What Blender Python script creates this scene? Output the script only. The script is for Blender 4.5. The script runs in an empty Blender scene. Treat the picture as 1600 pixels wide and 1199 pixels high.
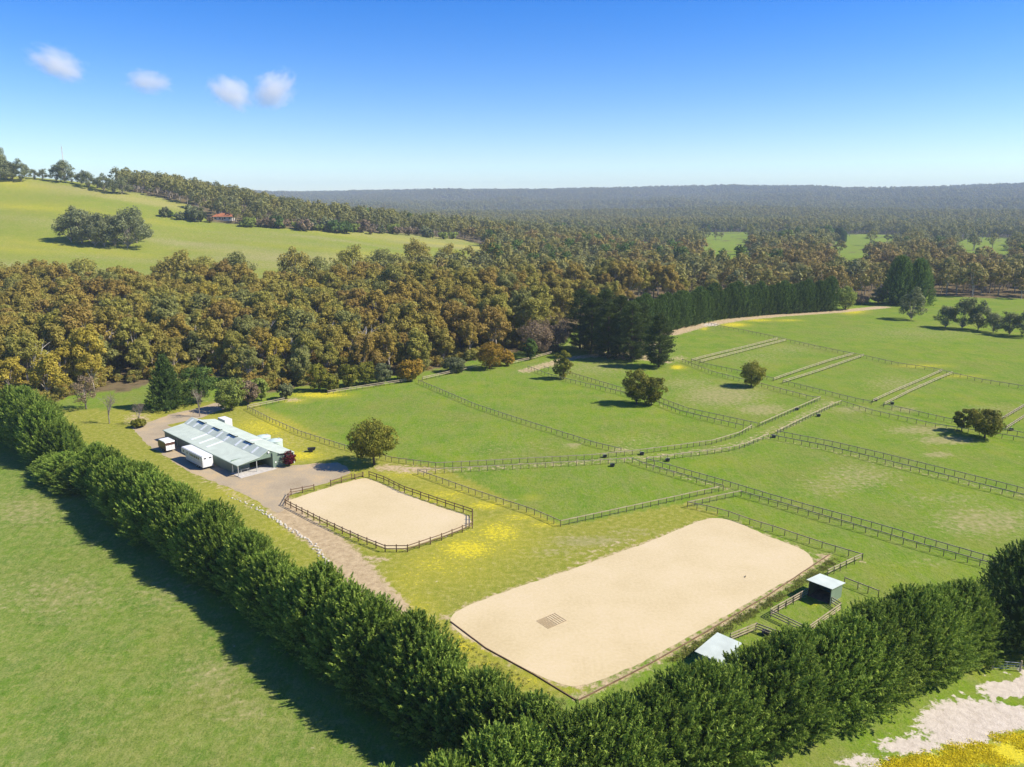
import bpy, bmesh, math, random
import numpy as np
from mathutils import Vector, Matrix

R = math.radians
rng = np.random.default_rng(7)
random.seed(7)
sc = bpy.context.scene
COL = sc.collection

# ------------------------------------------------------------------ camera, sky, sun, exposure
W, H = 1600, 1199                    # photo pixels, used to turn photo directions into ground points
FPX, HY, CH = 1200.0, 318.0, 58.0    # focal length in pixels, level-horizon row, drone height (m)
PITCH = math.atan((H / 2 - HY) / FPX)
cam_d = bpy.data.cameras.new('camera')
cam = bpy.data.objects.new('camera', cam_d); COL.objects.link(cam)
cam.location = (0, 0, CH); cam.rotation_euler = (math.pi / 2 - PITCH, 0, 0)
cam_d.sensor_fit = 'HORIZONTAL'; cam_d.sensor_width = 36.0; cam_d.lens = 36.0 * FPX / W
cam_d.clip_start = 0.5; cam_d.clip_end = 60000
sc.camera = cam

SUN_EL = R(44); SHADOW = Vector((-1.0, 0.10, 0)).normalized()
sun_d = bpy.data.lights.new('sun', 'SUN'); sun = bpy.data.objects.new('sun', sun_d); COL.objects.link(sun)
sun_d.energy = 5.0; sun_d.angle = R(0.53); sun_d.color = (1.0, 0.93, 0.79)
ldir = Vector((SHADOW.x * math.cos(SUN_EL), SHADOW.y * math.cos(SUN_EL), -math.sin(SUN_EL)))
sun.rotation_euler = ldir.to_track_quat('-Z', 'Y').to_euler(); sun.location = (60, 0, 150)
world = bpy.data.worlds.new('World'); sc.world = world; world.use_nodes = True
wn = world.node_tree.nodes; wl = world.node_tree.links
sky = wn.new('ShaderNodeTexSky'); sky.sky_type = 'NISHITA'; sky.sun_disc = False
sky.sun_elevation = SUN_EL; sky.sun_rotation = math.atan2(-SHADOW.x, -SHADOW.y)
sky.altitude = 500; sky.air_density = 1.0; sky.dust_density = 0.3; sky.ozone_density = 3.5
hsv = wn.new('ShaderNodeHueSaturation'); hsv.inputs['Hue'].default_value = 0.519; hsv.inputs['Saturation'].default_value = 1.5; hsv.inputs['Value'].default_value = 0.95
wl.new(sky.outputs[0], hsv.inputs['Color']); wl.new(hsv.outputs[0], wn['Background'].inputs[0]); wn['Background'].inputs[1].default_value = 0.118
sc.view_settings.view_transform = 'Standard'; sc.view_settings.look = 'None'
sc.view_settings.exposure = 0.70; sc.view_settings.gamma = 1.0
sc.cycles.max_bounces = 12; sc.cycles.diffuse_bounces = 2; sc.cycles.glossy_bounces = 2
sc.cycles.transmission_bounces = 3; sc.cycles.transparent_max_bounces = 6; sc.cycles.volume_bounces = 10
sc.cycles.use_denoising = True

# ------------------------------------------------------------------ helpers
def ray(u, v):
    x = (u - W / 2) / FPX; y = -(v - H / 2) / FPX
    return np.array([x, math.cos(PITCH) + y * math.sin(PITCH), -math.sin(PITCH) + y * math.cos(PITCH)])
def px(u, v, z=0.0):
    d = ray(u, v); t = (z - CH) / d[2]
    return np.array([d[0] * t, d[1] * t, z])
def proj(x, y, z):
    z = np.asarray(z) - CH
    dep = y * math.cos(PITCH) - z * math.sin(PITCH); up = y * math.sin(PITCH) + z * math.cos(PITCH)
    dep = np.maximum(dep, 1e-3)
    return W / 2 + FPX * x / dep, H / 2 - FPX * up / dep

def vnoise(x, y, s, seed=0):                       # smooth value noise, numpy
    x = np.asarray(x, float) / s; y = np.asarray(y, float) / s
    xi = np.floor(x); yi = np.floor(y); fx = x - xi; fy = y - yi
    fx = fx * fx * (3 - 2 * fx); fy = fy * fy * (3 - 2 * fy)
    def h(a, b):
        q = np.sin(a * 127.1 + b * 311.7 + seed * 74.7) * 43758.5453
        return q - np.floor(q)
    return (h(xi, yi) * (1 - fx) + h(xi + 1, yi) * fx) * (1 - fy) + (h(xi, yi + 1) * (1 - fx) + h(xi + 1, yi + 1) * fx) * fy
def fbm(x, y, s, seed=0, o=3):
    r = 0; a = 0.5; t = 0
    for i in range(o):
        r = r + a * vnoise(x, y, s / 2 ** i, seed + i * 13); t += a; a *= 0.5
    return r / t
def sstep(a, b, x):
    t = np.clip((np.asarray(x, float) - a) / (b - a), 0, 1); return t * t * (3 - 2 * t)

def terrain(x, y):
    x = np.asarray(x, float); y = np.asarray(y, float)
    hx = np.interp(x, [-1500, -900, -533, -400, -333, -267, -167, -67, 50, 150], [80, 92, 86, 72, 60, 46, 34, 21, 8, 0])
    up = sstep(330, 400, y) * 0.05 + 0.95 * np.clip((y - 370) / 450, 0, 1) ** 1.1
    dn = 1 - 0.85 * sstep(850, 1700, y)
    z = hx * up * dn
    z = z + (fbm(x, y, 260, 3) - 0.5) * 10 * sstep(450, 800, y) * (1 - sstep(1500, 2500, y))
    r = np.hypot(x, y); u = x / np.maximum(y, 1.0)
    crest = np.interp(u, [-1.2, -0.6, -0.31, -0.2, -0.08, 0.02, 0.17, 0.28, 0.36, 0.42, 0.55, 0.68, 1.2],
                      [95, 95, 100, 104, 118, 128, 152, 166, 150, 132, 142, 165, 170])
    far = crest * (0.12 * sstep(1900, 2900, r) + 0.26 * sstep(2900, 4200, r) + 0.62 * sstep(4300, 6300, r))
    far = far + sstep(2000, 3200, r) * (fbm(x, y, 1100, 9) - 0.5) * 95 * (1 - 0.75 * sstep(5200, 6200, r))
    far = far + sstep(2400, 3600, r) * (fbm(x, y, 380, 5) - 0.5) * 40 * (1 - 0.6 * sstep(5200, 6200, r))
    return z + np.maximum(far, -6)
def pxt(u, v):                                    # photo direction -> where it meets the terrain
    d = ray(u, v); t = 60.0
    for i in range(4000):
        p = d * t; zt = float(terrain(p[0], p[1]))
        if p[2] + CH <= zt: break
        t += max(0.5, (p[2] + CH - zt) * 0.5)
        if t > 9000: break
    return np.array([d[0] * t, d[1] * t, float(terrain(d[0] * t, d[1] * t))])

def inpoly(x, y, P):
    x = np.asarray(x); y = np.asarray(y); r = np.zeros(x.shape, bool); n = len(P)
    for i in range(n):
        x0, y0 = P[i][:2]; x1, y1 = P[(i + 1) % n][:2]
        if y0 == y1: continue
        r ^= ((y0 > y) != (y1 > y)) & (x < (x1 - x0) * (y - y0) / (y1 - y0) + x0)
    return r
def dpoly(x, y, P, closed=False):                 # distance to a polyline
    d = np.full(np.shape(x), 1e9); n = len(P)
    for i in range(n if closed else n - 1):
        ax, ay = P[i][:2]; bx, by = P[(i + 1) % n][:2]
        vx, vy = bx - ax, by - ay; L = vx * vx + vy * vy + 1e-9
        t = np.clip(((x - ax) * vx + (y - ay) * vy) / L, 0, 1)
        d = np.minimum(d, np.hypot(x - ax - t * vx, y - ay - t * vy))
    return d
def G(pts): return [tuple(px(u, v)[:2]) for u, v in pts]

def mesh_np(name, V, F, mats=(), shade=None, smooth=False, midx=None):
    V = np.asarray(V, np.float32); me = bpy.data.meshes.new(name)
    if isinstance(F, np.ndarray):
        n, k = F.shape
        me.vertices.add(len(V)); me.vertices.foreach_set('co', V.ravel())
        me.loops.add(n * k); me.loops.foreach_set('vertex_index', F.astype(np.int32).ravel())
        me.polygons.add(n); me.polygons.foreach_set('loop_start', np.arange(0, n * k, k, dtype=np.int32))
        me.polygons.foreach_set('loop_total', np.full(n, k, np.int32))
        me.update(calc_edges=True)
    else:
        me.from_pydata([tuple(map(float, v)) for v in V], [], F)
    for m in mats: me.materials.append(m)
    if shade is not None:
        at = me.attributes.new('shade', 'FLOAT', 'POINT'); at.data.foreach_set('value', np.asarray(shade, np.float32))
    if midx is not None: me.polygons.foreach_set('material_index', np.asarray(midx, np.int32))
    if smooth: me.polygons.foreach_set('use_smooth', np.ones(len(me.polygons), bool))
    return me
def link(name, data, parent=None, loc=(0, 0, 0), rotz=0.0, scale=None):
    o = bpy.data.objects.new(name, data); COL.objects.link(o)
    o.location = loc; o.rotation_euler = (0, 0, rotz)
    if scale is not None: o.scale = (scale,) * 3 if not hasattr(scale, '__len__') else scale
    if parent is not None: o.parent = parent
    return o
def tag(o, label=None, cat=None, group=None, kind=None):
    if label: o['label'] = label
    if cat: o['category'] = cat
    if group: o['group'] = group
    if kind: o['kind'] = kind
    return o
def thing(name, label, cat, loc=(0, 0, 0), rotz=0.0, group=None, scale=None):
    return tag(link(name, None, None, loc, rotz, scale), label, cat, group)

class MB:                                         # small polygon collector
    def __init__(s): s.V = []; s.F = []
    def quad(s, *p):
        i = len(s.V); s.V += [tuple(map(float, q)) for q in p]; s.F.append(tuple(range(i, i + len(p)))); return s
    def box(s, x0, x1, y0, y1, z0, z1):
        i = len(s.V)
        s.V += [(x, y, z) for z in (z0, z1) for x, y in ((x0, y0), (x1, y0), (x1, y1), (x0, y1))]
        s.F += [tuple(i + k for k in f) for f in ((3, 2, 1, 0), (4, 5, 6, 7), (0, 1, 5, 4), (1, 2, 6, 5), (2, 3, 7, 6), (3, 0, 4, 7))]
        return s
    def bar(s, a, b, w, h):                       # box along a segment, w across, h tall
        a = Vector(a); b = Vector(b); d = (b - a).normalized()
        sd = d.cross(Vector((0, 0, 1)));  sd = Vector((1, 0, 0)) if sd.length < 1e-4 else sd.normalized()
        up = sd.cross(d); i = len(s.V)
        for q in (a, b):
            for m, n in ((-1, -1), (1, -1), (1, 1), (-1, 1)): s.V.append(tuple(q + sd * m * w / 2 + up * n * h / 2))
        s.F += [tuple(i + k for k in f) for f in ((0, 1, 2, 3), (7, 6, 5, 4), (0, 4, 5, 1), (1, 5, 6, 2), (2, 6, 7, 3), (3, 7, 4, 0))]
        return s
    def prism(s, poly, z0, z1):
        i = len(s.V); n = len(poly)
        s.V += [(p[0], p[1], z0) for p in poly] + [(p[0], p[1], z1) for p in poly]
        s.F += [tuple(reversed(range(i, i + n))), tuple(range(i + n, i + 2 * n))]
        s.F += [(i + k, i + (k + 1) % n, i + n + (k + 1) % n, i + n + k) for k in range(n)]
        return s
    def tube(s, pts, rad, n=6, cap=True):
        i0 = len(s.V); pts = [Vector(p) for p in pts]
        for k, p in enumerate(pts):
            d = (pts[min(k + 1, len(pts) - 1)] - pts[max(k - 1, 0)]).normalized()
            a = d.orthogonal().normalized(); b = d.cross(a); r = rad[k] if hasattr(rad, '__len__') else rad
            for j in range(n):
                t = 2 * math.pi * j / n; s.V.append(tuple(p + a * math.cos(t) * r + b * math.sin(t) * r))
        for k in range(len(pts) - 1):
            for j in range(n):
                s.F.append((i0 + k * n + j, i0 + k * n + (j + 1) % n, i0 + (k + 1) * n + (j + 1) % n, i0 + (k + 1) * n + j))
        if cap:
            s.F.append(tuple(reversed(range(i0, i0 + n)))); s.F.append(tuple(range(i0 + (len(pts) - 1) * n, i0 + len(pts) * n)))
        return s
    def mesh(s, name, mat, smooth=False): return mesh_np(name, s.V, s.F, (mat,) if mat else (), smooth=smooth)
    def build(s, name, mat, parent=None, **k): return link(name, s.mesh(name, mat), parent, **k)

# ------------------------------------------------------------------ materials
def mat(name, col, rough=0.8, var=0.12, scale=3.0, spec=0.3, metal=0.0, bump=0.0, bscale=None, col2=None):
    m = bpy.data.materials.new(name); m.use_nodes = True; nt = m.node_tree; n = nt.nodes; b = n['Principled BSDF']
    b.inputs['Roughness'].default_value = rough; b.inputs['Specular IOR Level'].default_value = spec; b.inputs['Metallic'].default_value = metal
    tc = n.new('ShaderNodeTexCoord'); no = n.new('ShaderNodeTexNoise'); no.inputs['Scale'].default_value = scale; no.inputs['Detail'].default_value = 5
    nt.links.new(tc.outputs['Object'], no.inputs['Vector'])
    r = n.new('ShaderNodeValToRGB'); c2 = col2 or tuple(c * (1 - 2 * var) for c in col)
    r.color_ramp.elements[0].position = 0.3; r.color_ramp.elements[1].position = 0.7
    r.color_ramp.elements[0].color = (*c2, 1); r.color_ramp.elements[1].color = (*[min(1, c * (1 + var)) for c in col], 1)
    nt.links.new(no.outputs['Fac'], r.inputs[0]); nt.links.new(r.outputs[0], b.inputs['Base Color'])
    if bump:
        bn = n.new('ShaderNodeBump'); bn.inputs['Strength'].default_value = bump
        n2 = n.new('ShaderNodeTexNoise'); n2.inputs['Scale'].default_value = bscale or scale * 4; nt.links.new(tc.outputs['Object'], n2.inputs['Vector'])
        nt.links.new(n2.outputs['Fac'], bn.inputs['Height']); nt.links.new(bn.outputs[0], b.inputs['Normal'])
    return m

def foliage(name, ramp, transl=0.25, rough=0.55, tintramp=None, spec=0.06):
    """leaf material: 'shade' point attribute picks along the ramp (leaf age; on cypresses also painted gap shade and lit tips), 'tint' property picks the tree's own hue"""
    m = bpy.data.materials.new(name); m.use_nodes = True; nt = m.node_tree; n = nt.nodes; L = nt.links
    b = n['Principled BSDF']; b.inputs['Roughness'].default_value = rough; b.inputs['Specular IOR Level'].default_value = spec
    at = n.new('ShaderNodeAttribute'); at.attribute_name = 'shade'
    r = n.new('ShaderNodeValToRGB'); e = r.color_ramp.elements
    while len(e) < len(ramp): e.new(0.5)
    for i, c in enumerate(ramp): e[i].position = i / (len(ramp) - 1); e[i].color = (*c, 1)
    L.new(at.outputs['Fac'], r.inputs[0]); out = r.outputs[0]
    if tintramp:
        ti = n.new('ShaderNodeAttribute'); ti.attribute_type = 'INSTANCER'; ti.attribute_name = 'tint'
        tr = n.new('ShaderNodeValToRGB'); te = tr.color_ramp.elements
        while len(te) < len(tintramp): te.new(0.5)
        for i, c in enumerate(tintramp): te[i].position = i / (len(tintramp) - 1); te[i].color = (*c, 1)
        L.new(ti.outputs['Fac'], tr.inputs[0])
        mx = n.new('ShaderNodeMix'); mx.data_type = 'RGBA'; mx.blend_type = 'MULTIPLY'; mx.inputs[0].default_value = 1
        L.new(out, mx.inputs[6]); L.new(tr.outputs[0], mx.inputs[7]); out = mx.outputs[2]
    else:
        oi = n.new('ShaderNodeObjectInfo'); hs = n.new('ShaderNodeHueSaturation'); mr = n.new('ShaderNodeMapRange')
        mr.inputs[3].default_value = 0.8; mr.inputs[4].default_value = 1.22
        L.new(oi.outputs['Random'], mr.inputs[0]); L.new(mr.outputs[0], hs.inputs['Value']); L.new(out, hs.inputs['Color']); out = hs.outputs[0]
    L.new(out, b.inputs['Base Color'])
    t = n.new('ShaderNodeBsdfTranslucent'); L.new(out, t.inputs[0])
    ms = n.new('ShaderNodeMixShader'); ms.inputs[0].default_value = transl
    L.new(b.outputs[0], ms.inputs[1]); L.new(t.outputs[0], ms.inputs[2]); L.new(ms.outputs[0], n['Material Output'].inputs['Surface'])
    return m

M = {}
M['timber_rail'] = mat('timber_rail', (0.40, 0.33, 0.22), 0.8, 0.15, 2)
M['timber_post'] = mat('timber_post', (0.13, 0.11, 0.075), 0.85, 0.2, 3)
M['timber_brown'] = mat('timber_brown', (0.17, 0.105, 0.06), 0.8, 0.2, 2)
M['wire'] = mat('wire', (0.25, 0.25, 0.23), 0.5, 0.05, 2, metal=0.6)
M['gumbark'] = mat('gum_bark', (0.42, 0.37, 0.30), 0.85, 0.2, 1.2, col2=(0.17, 0.13, 0.10))
M['bark'] = mat('brown_bark', (0.11, 0.08, 0.06), 0.9, 0.2, 2)
M['greybark'] = mat('grey_bark', (0.26, 0.22, 0.19), 0.9, 0.2, 2)
TINT = [(0.95, 0.76, 0.55), (1.02, 0.86, 0.52), (0.97, 0.91, 0.55), (0.93, 0.96, 0.56), (0.74, 0.84, 0.72), (1.24, 1.12, 0.50)]
M['gum'] = foliage('gum_leaves', [(0.208, 0.186, 0.063), (0.342, 0.305, 0.105), (0.505, 0.453, 0.171)], 0.34, tintramp=TINT)
M['gumfar'] = foliage('far_gum_leaves', [(0.175, 0.163, 0.076), (0.278, 0.255, 0.120), (0.394, 0.357, 0.175)], 0.28, tintramp=TINT)
M['cypress'] = foliage('cypress_sprays', [(0.058, 0.106, 0.016), (0.174, 0.263, 0.038), (0.437, 0.526, 0.095)], 0.34)
M['darkcyp'] = foliage('dark_cypress_sprays', [(0.045, 0.080, 0.018), (0.098, 0.158, 0.032), (0.19, 0.26, 0.058)], 0.28)
M['pine'] = foliage('pine_needles', [(0.040, 0.062, 0.018), (0.078, 0.108, 0.028), (0.15, 0.18, 0.05)], 0.22)
M['wattle'] = foliage('wattle_leaves', [(0.115, 0.125, 0.018), (0.205, 0.205, 0.028), (0.37, 0.32, 0.05)], 0.34)
M['spring'] = foliage('spring_leaves', [(0.16, 0.20, 0.04), (0.27, 0.32, 0.065), (0.38, 0.42, 0.11)], 0.35)
M['redleaf'] = foliage('red_leaves', [(0.07, 0.008, 0.012), (0.14, 0.014, 0.022), (0.24, 0.04, 0.045)], 0.2)
M['orange'] = foliage('orange_leaves', [(0.20, 0.13, 0.020), (0.36, 0.23, 0.03), (0.46, 0.31, 0.045)], 0.3)
M['brownleaf'] = foliage('brown_twigs', [(0.16, 0.112, 0.070), (0.25, 0.185, 0.11), (0.36, 0.27, 0.17)], 0.28)
M['greengum'] = foliage('green_gum_leaves', [(0.102, 0.120, 0.054), (0.186, 0.204, 0.086), (0.300, 0.312, 0.144)], 0.3)

# ------------------------------------------------------------------ the ground sheet and its cover masks
# grown / worn patches: photo ellipses (u, v, ru, rv, strength) on the ground plane
FLOWER = [(760, 845, 90, 34, .55), (700, 880, 90, 40, .45), (690, 775, 70, 22, .5), (560, 800, 200, 8, .0), (420, 690, 90, 32, .5), (730, 1010, 60, 26, .6), (640, 950, 50, 30, .5), (830, 1062, 50, 16, .5), (370, 770, 50, 16, .5), (450, 820, 40, 22, .4), (240, 655, 70, 14, .35), (415, 668, 62, 20, .75), (470, 712, 40, 9, .95), (330, 655, 20, 6, .4), (560, 742, 60, 8, .35), (640, 742, 60, 9, .6), (700, 772, 40, 9, .7), (760, 790, 35, 8, .9),
          (815, 808, 40, 8, .7), (850, 820, 30, 6, .8), (780, 832, 45, 22, .85), (730, 858, 55, 20, .95), (680, 882, 55, 20, .6), (640, 905, 45, 25, .45),
          (620, 940, 30, 20, .5), (720, 1010, 40, 10, .8), (660, 975, 30, 10, .7), (760, 1035, 30, 8, .6), (500, 617, 55, 6, 1.), (460, 627, 25, 4, .8),
          (1148, 508, 26, 4, 1.), (1185, 501, 30, 2.5, .9), (1100, 514, 8, 3, .9), (1332, 487, 26, 5, .9), (1230, 501, 30, 2, .8), (1058, 574, 12, 4, 1.2),
          (420, 785, 22, 6, .9), (455, 806, 26, 9, .5), (500, 850, 20, 10, .5), (395, 772, 18, 5, .7), (1440, 572, 50, 3, .7), (1500, 588, 45, 3, .6), (1065, 575, 12, 4, .6),
          (1560, 1178, 90, 18, 1.6), (1470, 1192, 70, 12, 1.5), (1590, 1155, 40, 10, 1.2), (1420, 1200, 60, 10, 1.2), (830, 778, 20, 6, .4), (1270, 945, 12, 5, .5),
          (770, 570, 20, 3, .6), (225, 640, 40, 6, .5), (1010, 848, 20, 4, .3), (900, 1077, 25, 6, .7)]
DRY = [(1130, 618, 75, 20, .8), (1190, 640, 45, 10, .9), (1075, 600, 50, 12, .5), (1480, 688, 50, 7, 1.1), (1440, 672, 60, 8, .8), (1465, 711, 26, 4, 1.2), (1340, 745, 70, 22, .6),
       (1300, 760, 60, 18, .5), (1540, 815, 90, 26, .75), (1480, 780, 90, 12, .4), (920, 846, 75, 10, .8), (860, 862, 50, 10, .5), (990, 832, 50, 8, .5), (895, 696, 14, 4, 1.2), (975, 705, 25, 4, .9),
       (860, 570, 16, 5, .8), (1230, 545, 60, 10, .4), (1400, 600, 60, 14, .45), (1180, 560, 60, 14, .35), (930, 575, 70, 14, .5), (1330, 640, 40, 6, .7), (1410, 640, 30, 5, .7),
       (40, 800, 60, 26, .6), (90, 930, 110, 40, .45), (330, 1060, 60, 40, .5), (260, 930, 60, 30, .4), (380, 1110, 60, 26, .45), (1200, 850, 70, 10, .3),
       (1450, 880, 50, 9, .35), (800, 700, 90, 20, .2), (1000, 690, 60, 14, .3), (1450, 520, 150, 14, .35), (1550, 640, 60, 10, .4), (430, 690, 60, 12, .5), (430, 745, 60, 6, .8)]
DIRT = [(395, 700, 60, 6, .2), (590, 874, 25, 7, .9), (1288, 868, 18, 6, .9), (1345, 878, 12, 4, .7), (970, 701, 18, 3, .8), (1300, 940, 20, 5, .8), (1262, 935, 16, 6, .6), (455, 625, 26, 5, .8),
        (1060, 560, 24, 6, .7), (970, 540, 90, 12, 1.1), (985, 556, 70, 10, .9), (690, 965, 22, 6, .9), (650, 950, 30, 8, .5), (600, 915, 16, 24, .6), (480, 830, 26, 10, .4), (440, 808, 16, 6, .8), (390, 790, 20, 7, .6),
        (1175, 668, 10, 3, .8), (905, 1080, 20, 5, .6), (640, 735, 40, 5, .6), (600, 733, 30, 6, .6), (250, 655, 60, 8, .4), (215, 655, 30, 14, .8), (420, 755, 50, 8, .5), (300, 626, 70, 7, .5)]
TRACKS = [([(655, 735), (760, 732), (900, 723), (990, 717), (1060, 710), (1120, 702), (1170, 690), (1230, 664), (1300, 628)], 2.6, .58),
          ([(600, 731), (660, 735)], 3.0, .9), ([(1300, 628), (1400, 647), (1500, 668), (1640, 695)], 1.5, .35), ([(1062, 566), (1150, 590), (1260, 618), (1300, 628)], 1.6, .5),
          ([(1000, 722), (1080, 748), (1140, 766)], 1.6, .55), ([(1200, 686), (1330, 712), (1480, 748), (1640, 785)], 1.4, .6), ([(880, 585), (970, 612), (1080, 650), (1170, 670)], 1.3, .45),
          ([(1048, 522), (1090, 510), (1150, 500), (1220, 493), (1310, 487), (1380, 480)], 4.5, 1.2),
          ([(432, 782), (470, 820), (520, 852), (548, 880), (575, 915), (610, 950)], 3.0, 1.3), ([(425, 800), (470, 835), (520, 868)], 1.6, .8),
          ([(735, 948), (830, 916), (930, 882), (1020, 848), (1110, 812)], 0.7, .9), ([(900, 872), (980, 846)], 2.2, .5),
          ([(900, 1092), (1015, 1040), (1100, 992), (1200, 935), (1290, 872)], 0.8, .8), ([(240, 690), (262, 712), (330, 752), (400, 790)], 2.0, .6),
          ([(820, 580), (890, 560), (960, 552), (1040, 566)], 3.5, .9)]
PALE = [(1500, 1130, 70, 40, 1.5), (1580, 1080, 50, 30, 1.4), (1560, 1120, 60, 30, 1.4), (1420, 1165, 60, 16, 1.1), (1110, 508, 16, 3, 1.), (1620, 1080, 60, 40, 1.3), (1350, 1190, 60, 14, .8)]
LANEGREEN = [(1560, 1058, 30, 6, 1), (1585, 1095, 30, 6, .8)]
BIG_ARENA = [(707, 962), (712, 984), (760, 1013), (835, 1052), (878, 1069), (905, 1071), (940, 1063), (1010, 1031), (1100, 982), (1200, 924), (1256, 894), (1270, 880), (1262, 865), (1240, 853),
             (1200, 838), (1155, 818), (1122, 810), (1095, 814), (1050, 832), (1000, 852), (900, 887), (800, 921), (735, 945)]
SMALL_ARENA = [(452, 786), (470, 776), (520, 760), (565, 748), (585, 752), (640, 775), (700, 797), (730, 806), (732, 821), (690, 838), (634, 856), (606, 857), (560, 838), (500, 811)]

def ell(x, y, lst):
    u, v = proj(x, y, 0 * x); r = np.zeros(x.shape)
    for (cu, cv, ru, rv, s) in lst:
        d = np.hypot((u - cu) / ru, (v - cv) / rv); r = np.maximum(r, s * np.clip(1.35 - d, 0, 1))
    return r
# forest layout ---------------------------------------------------------------
FRONT = np.array([(-900, 640), (-200, 640), (0, 630), (60, 636), (130, 612), (200, 612), (250, 592), (330, 588), (360, 590), (385, 620), (440, 610), (510, 596), (640, 586), (735, 564), (800, 552), (880, 536), (905, 508),
                  (1000, 478), (1150, 470), (1300, 466), (1350, 466), (1400, 462), (1480, 462), (1600, 468), (2400, 480)])
CLEAR = [(1020, 1070, 760, 1000), (1380, 1470, 620, 760), (1082, 1176, 655, 1500), (1290, 1412, 820, 1500), (1286, 1345, 590, 900), (1500, 1590, 700, 1320), (985, 1010, 800, 1150), (895, 985, 1130, 1400), (1180, 1230, 1150, 1500), (1440, 1500, 1000, 1200)]
def is_hill_field(x, y):
    u, v = proj(x, y, terrain(x, y))
    back = np.interp(u, [-400, 0, 450, 600, 720, 780], [405, 410, 425, 480, 560, 600])
    top = np.interp(u, [-400, 0, 150, 200, 290, 330, 430, 520, 640, 720, 760], [278, 280, 288, 299, 318, 346, 356, 361, 366, 374, 384])
    return (y > back) & ((v > top) | (u < 188)) & (u < 762) & (y < np.where(u < 188, 1150, 1000))
def is_clear(x, y):
    u, v = proj(x, y, 0 * x); r = np.zeros(x.shape, bool)
    for u0, u1, y0, y1 in CLEAR:
        wob = (fbm(x, y, 110, 21) - .5) * 70
        r |= (u > u0 + wob) & (u < u1 + wob) & (y > y0 + wob * 3) & (y < y1 + wob * 4)
    return r & (vnoise(x, y, 14, 77) < .86)
def is_forest(x, y):
    x = np.asarray(x, float); y = np.asarray(y, float)
    u, v = proj(x, y, 0 * x)
    f = (v < np.interp(u, FRONT[:, 0], FRONT[:, 1])) & (y > 150)
    return f & ~is_hill_field(x, y) & ~is_clear(x, y)

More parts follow.
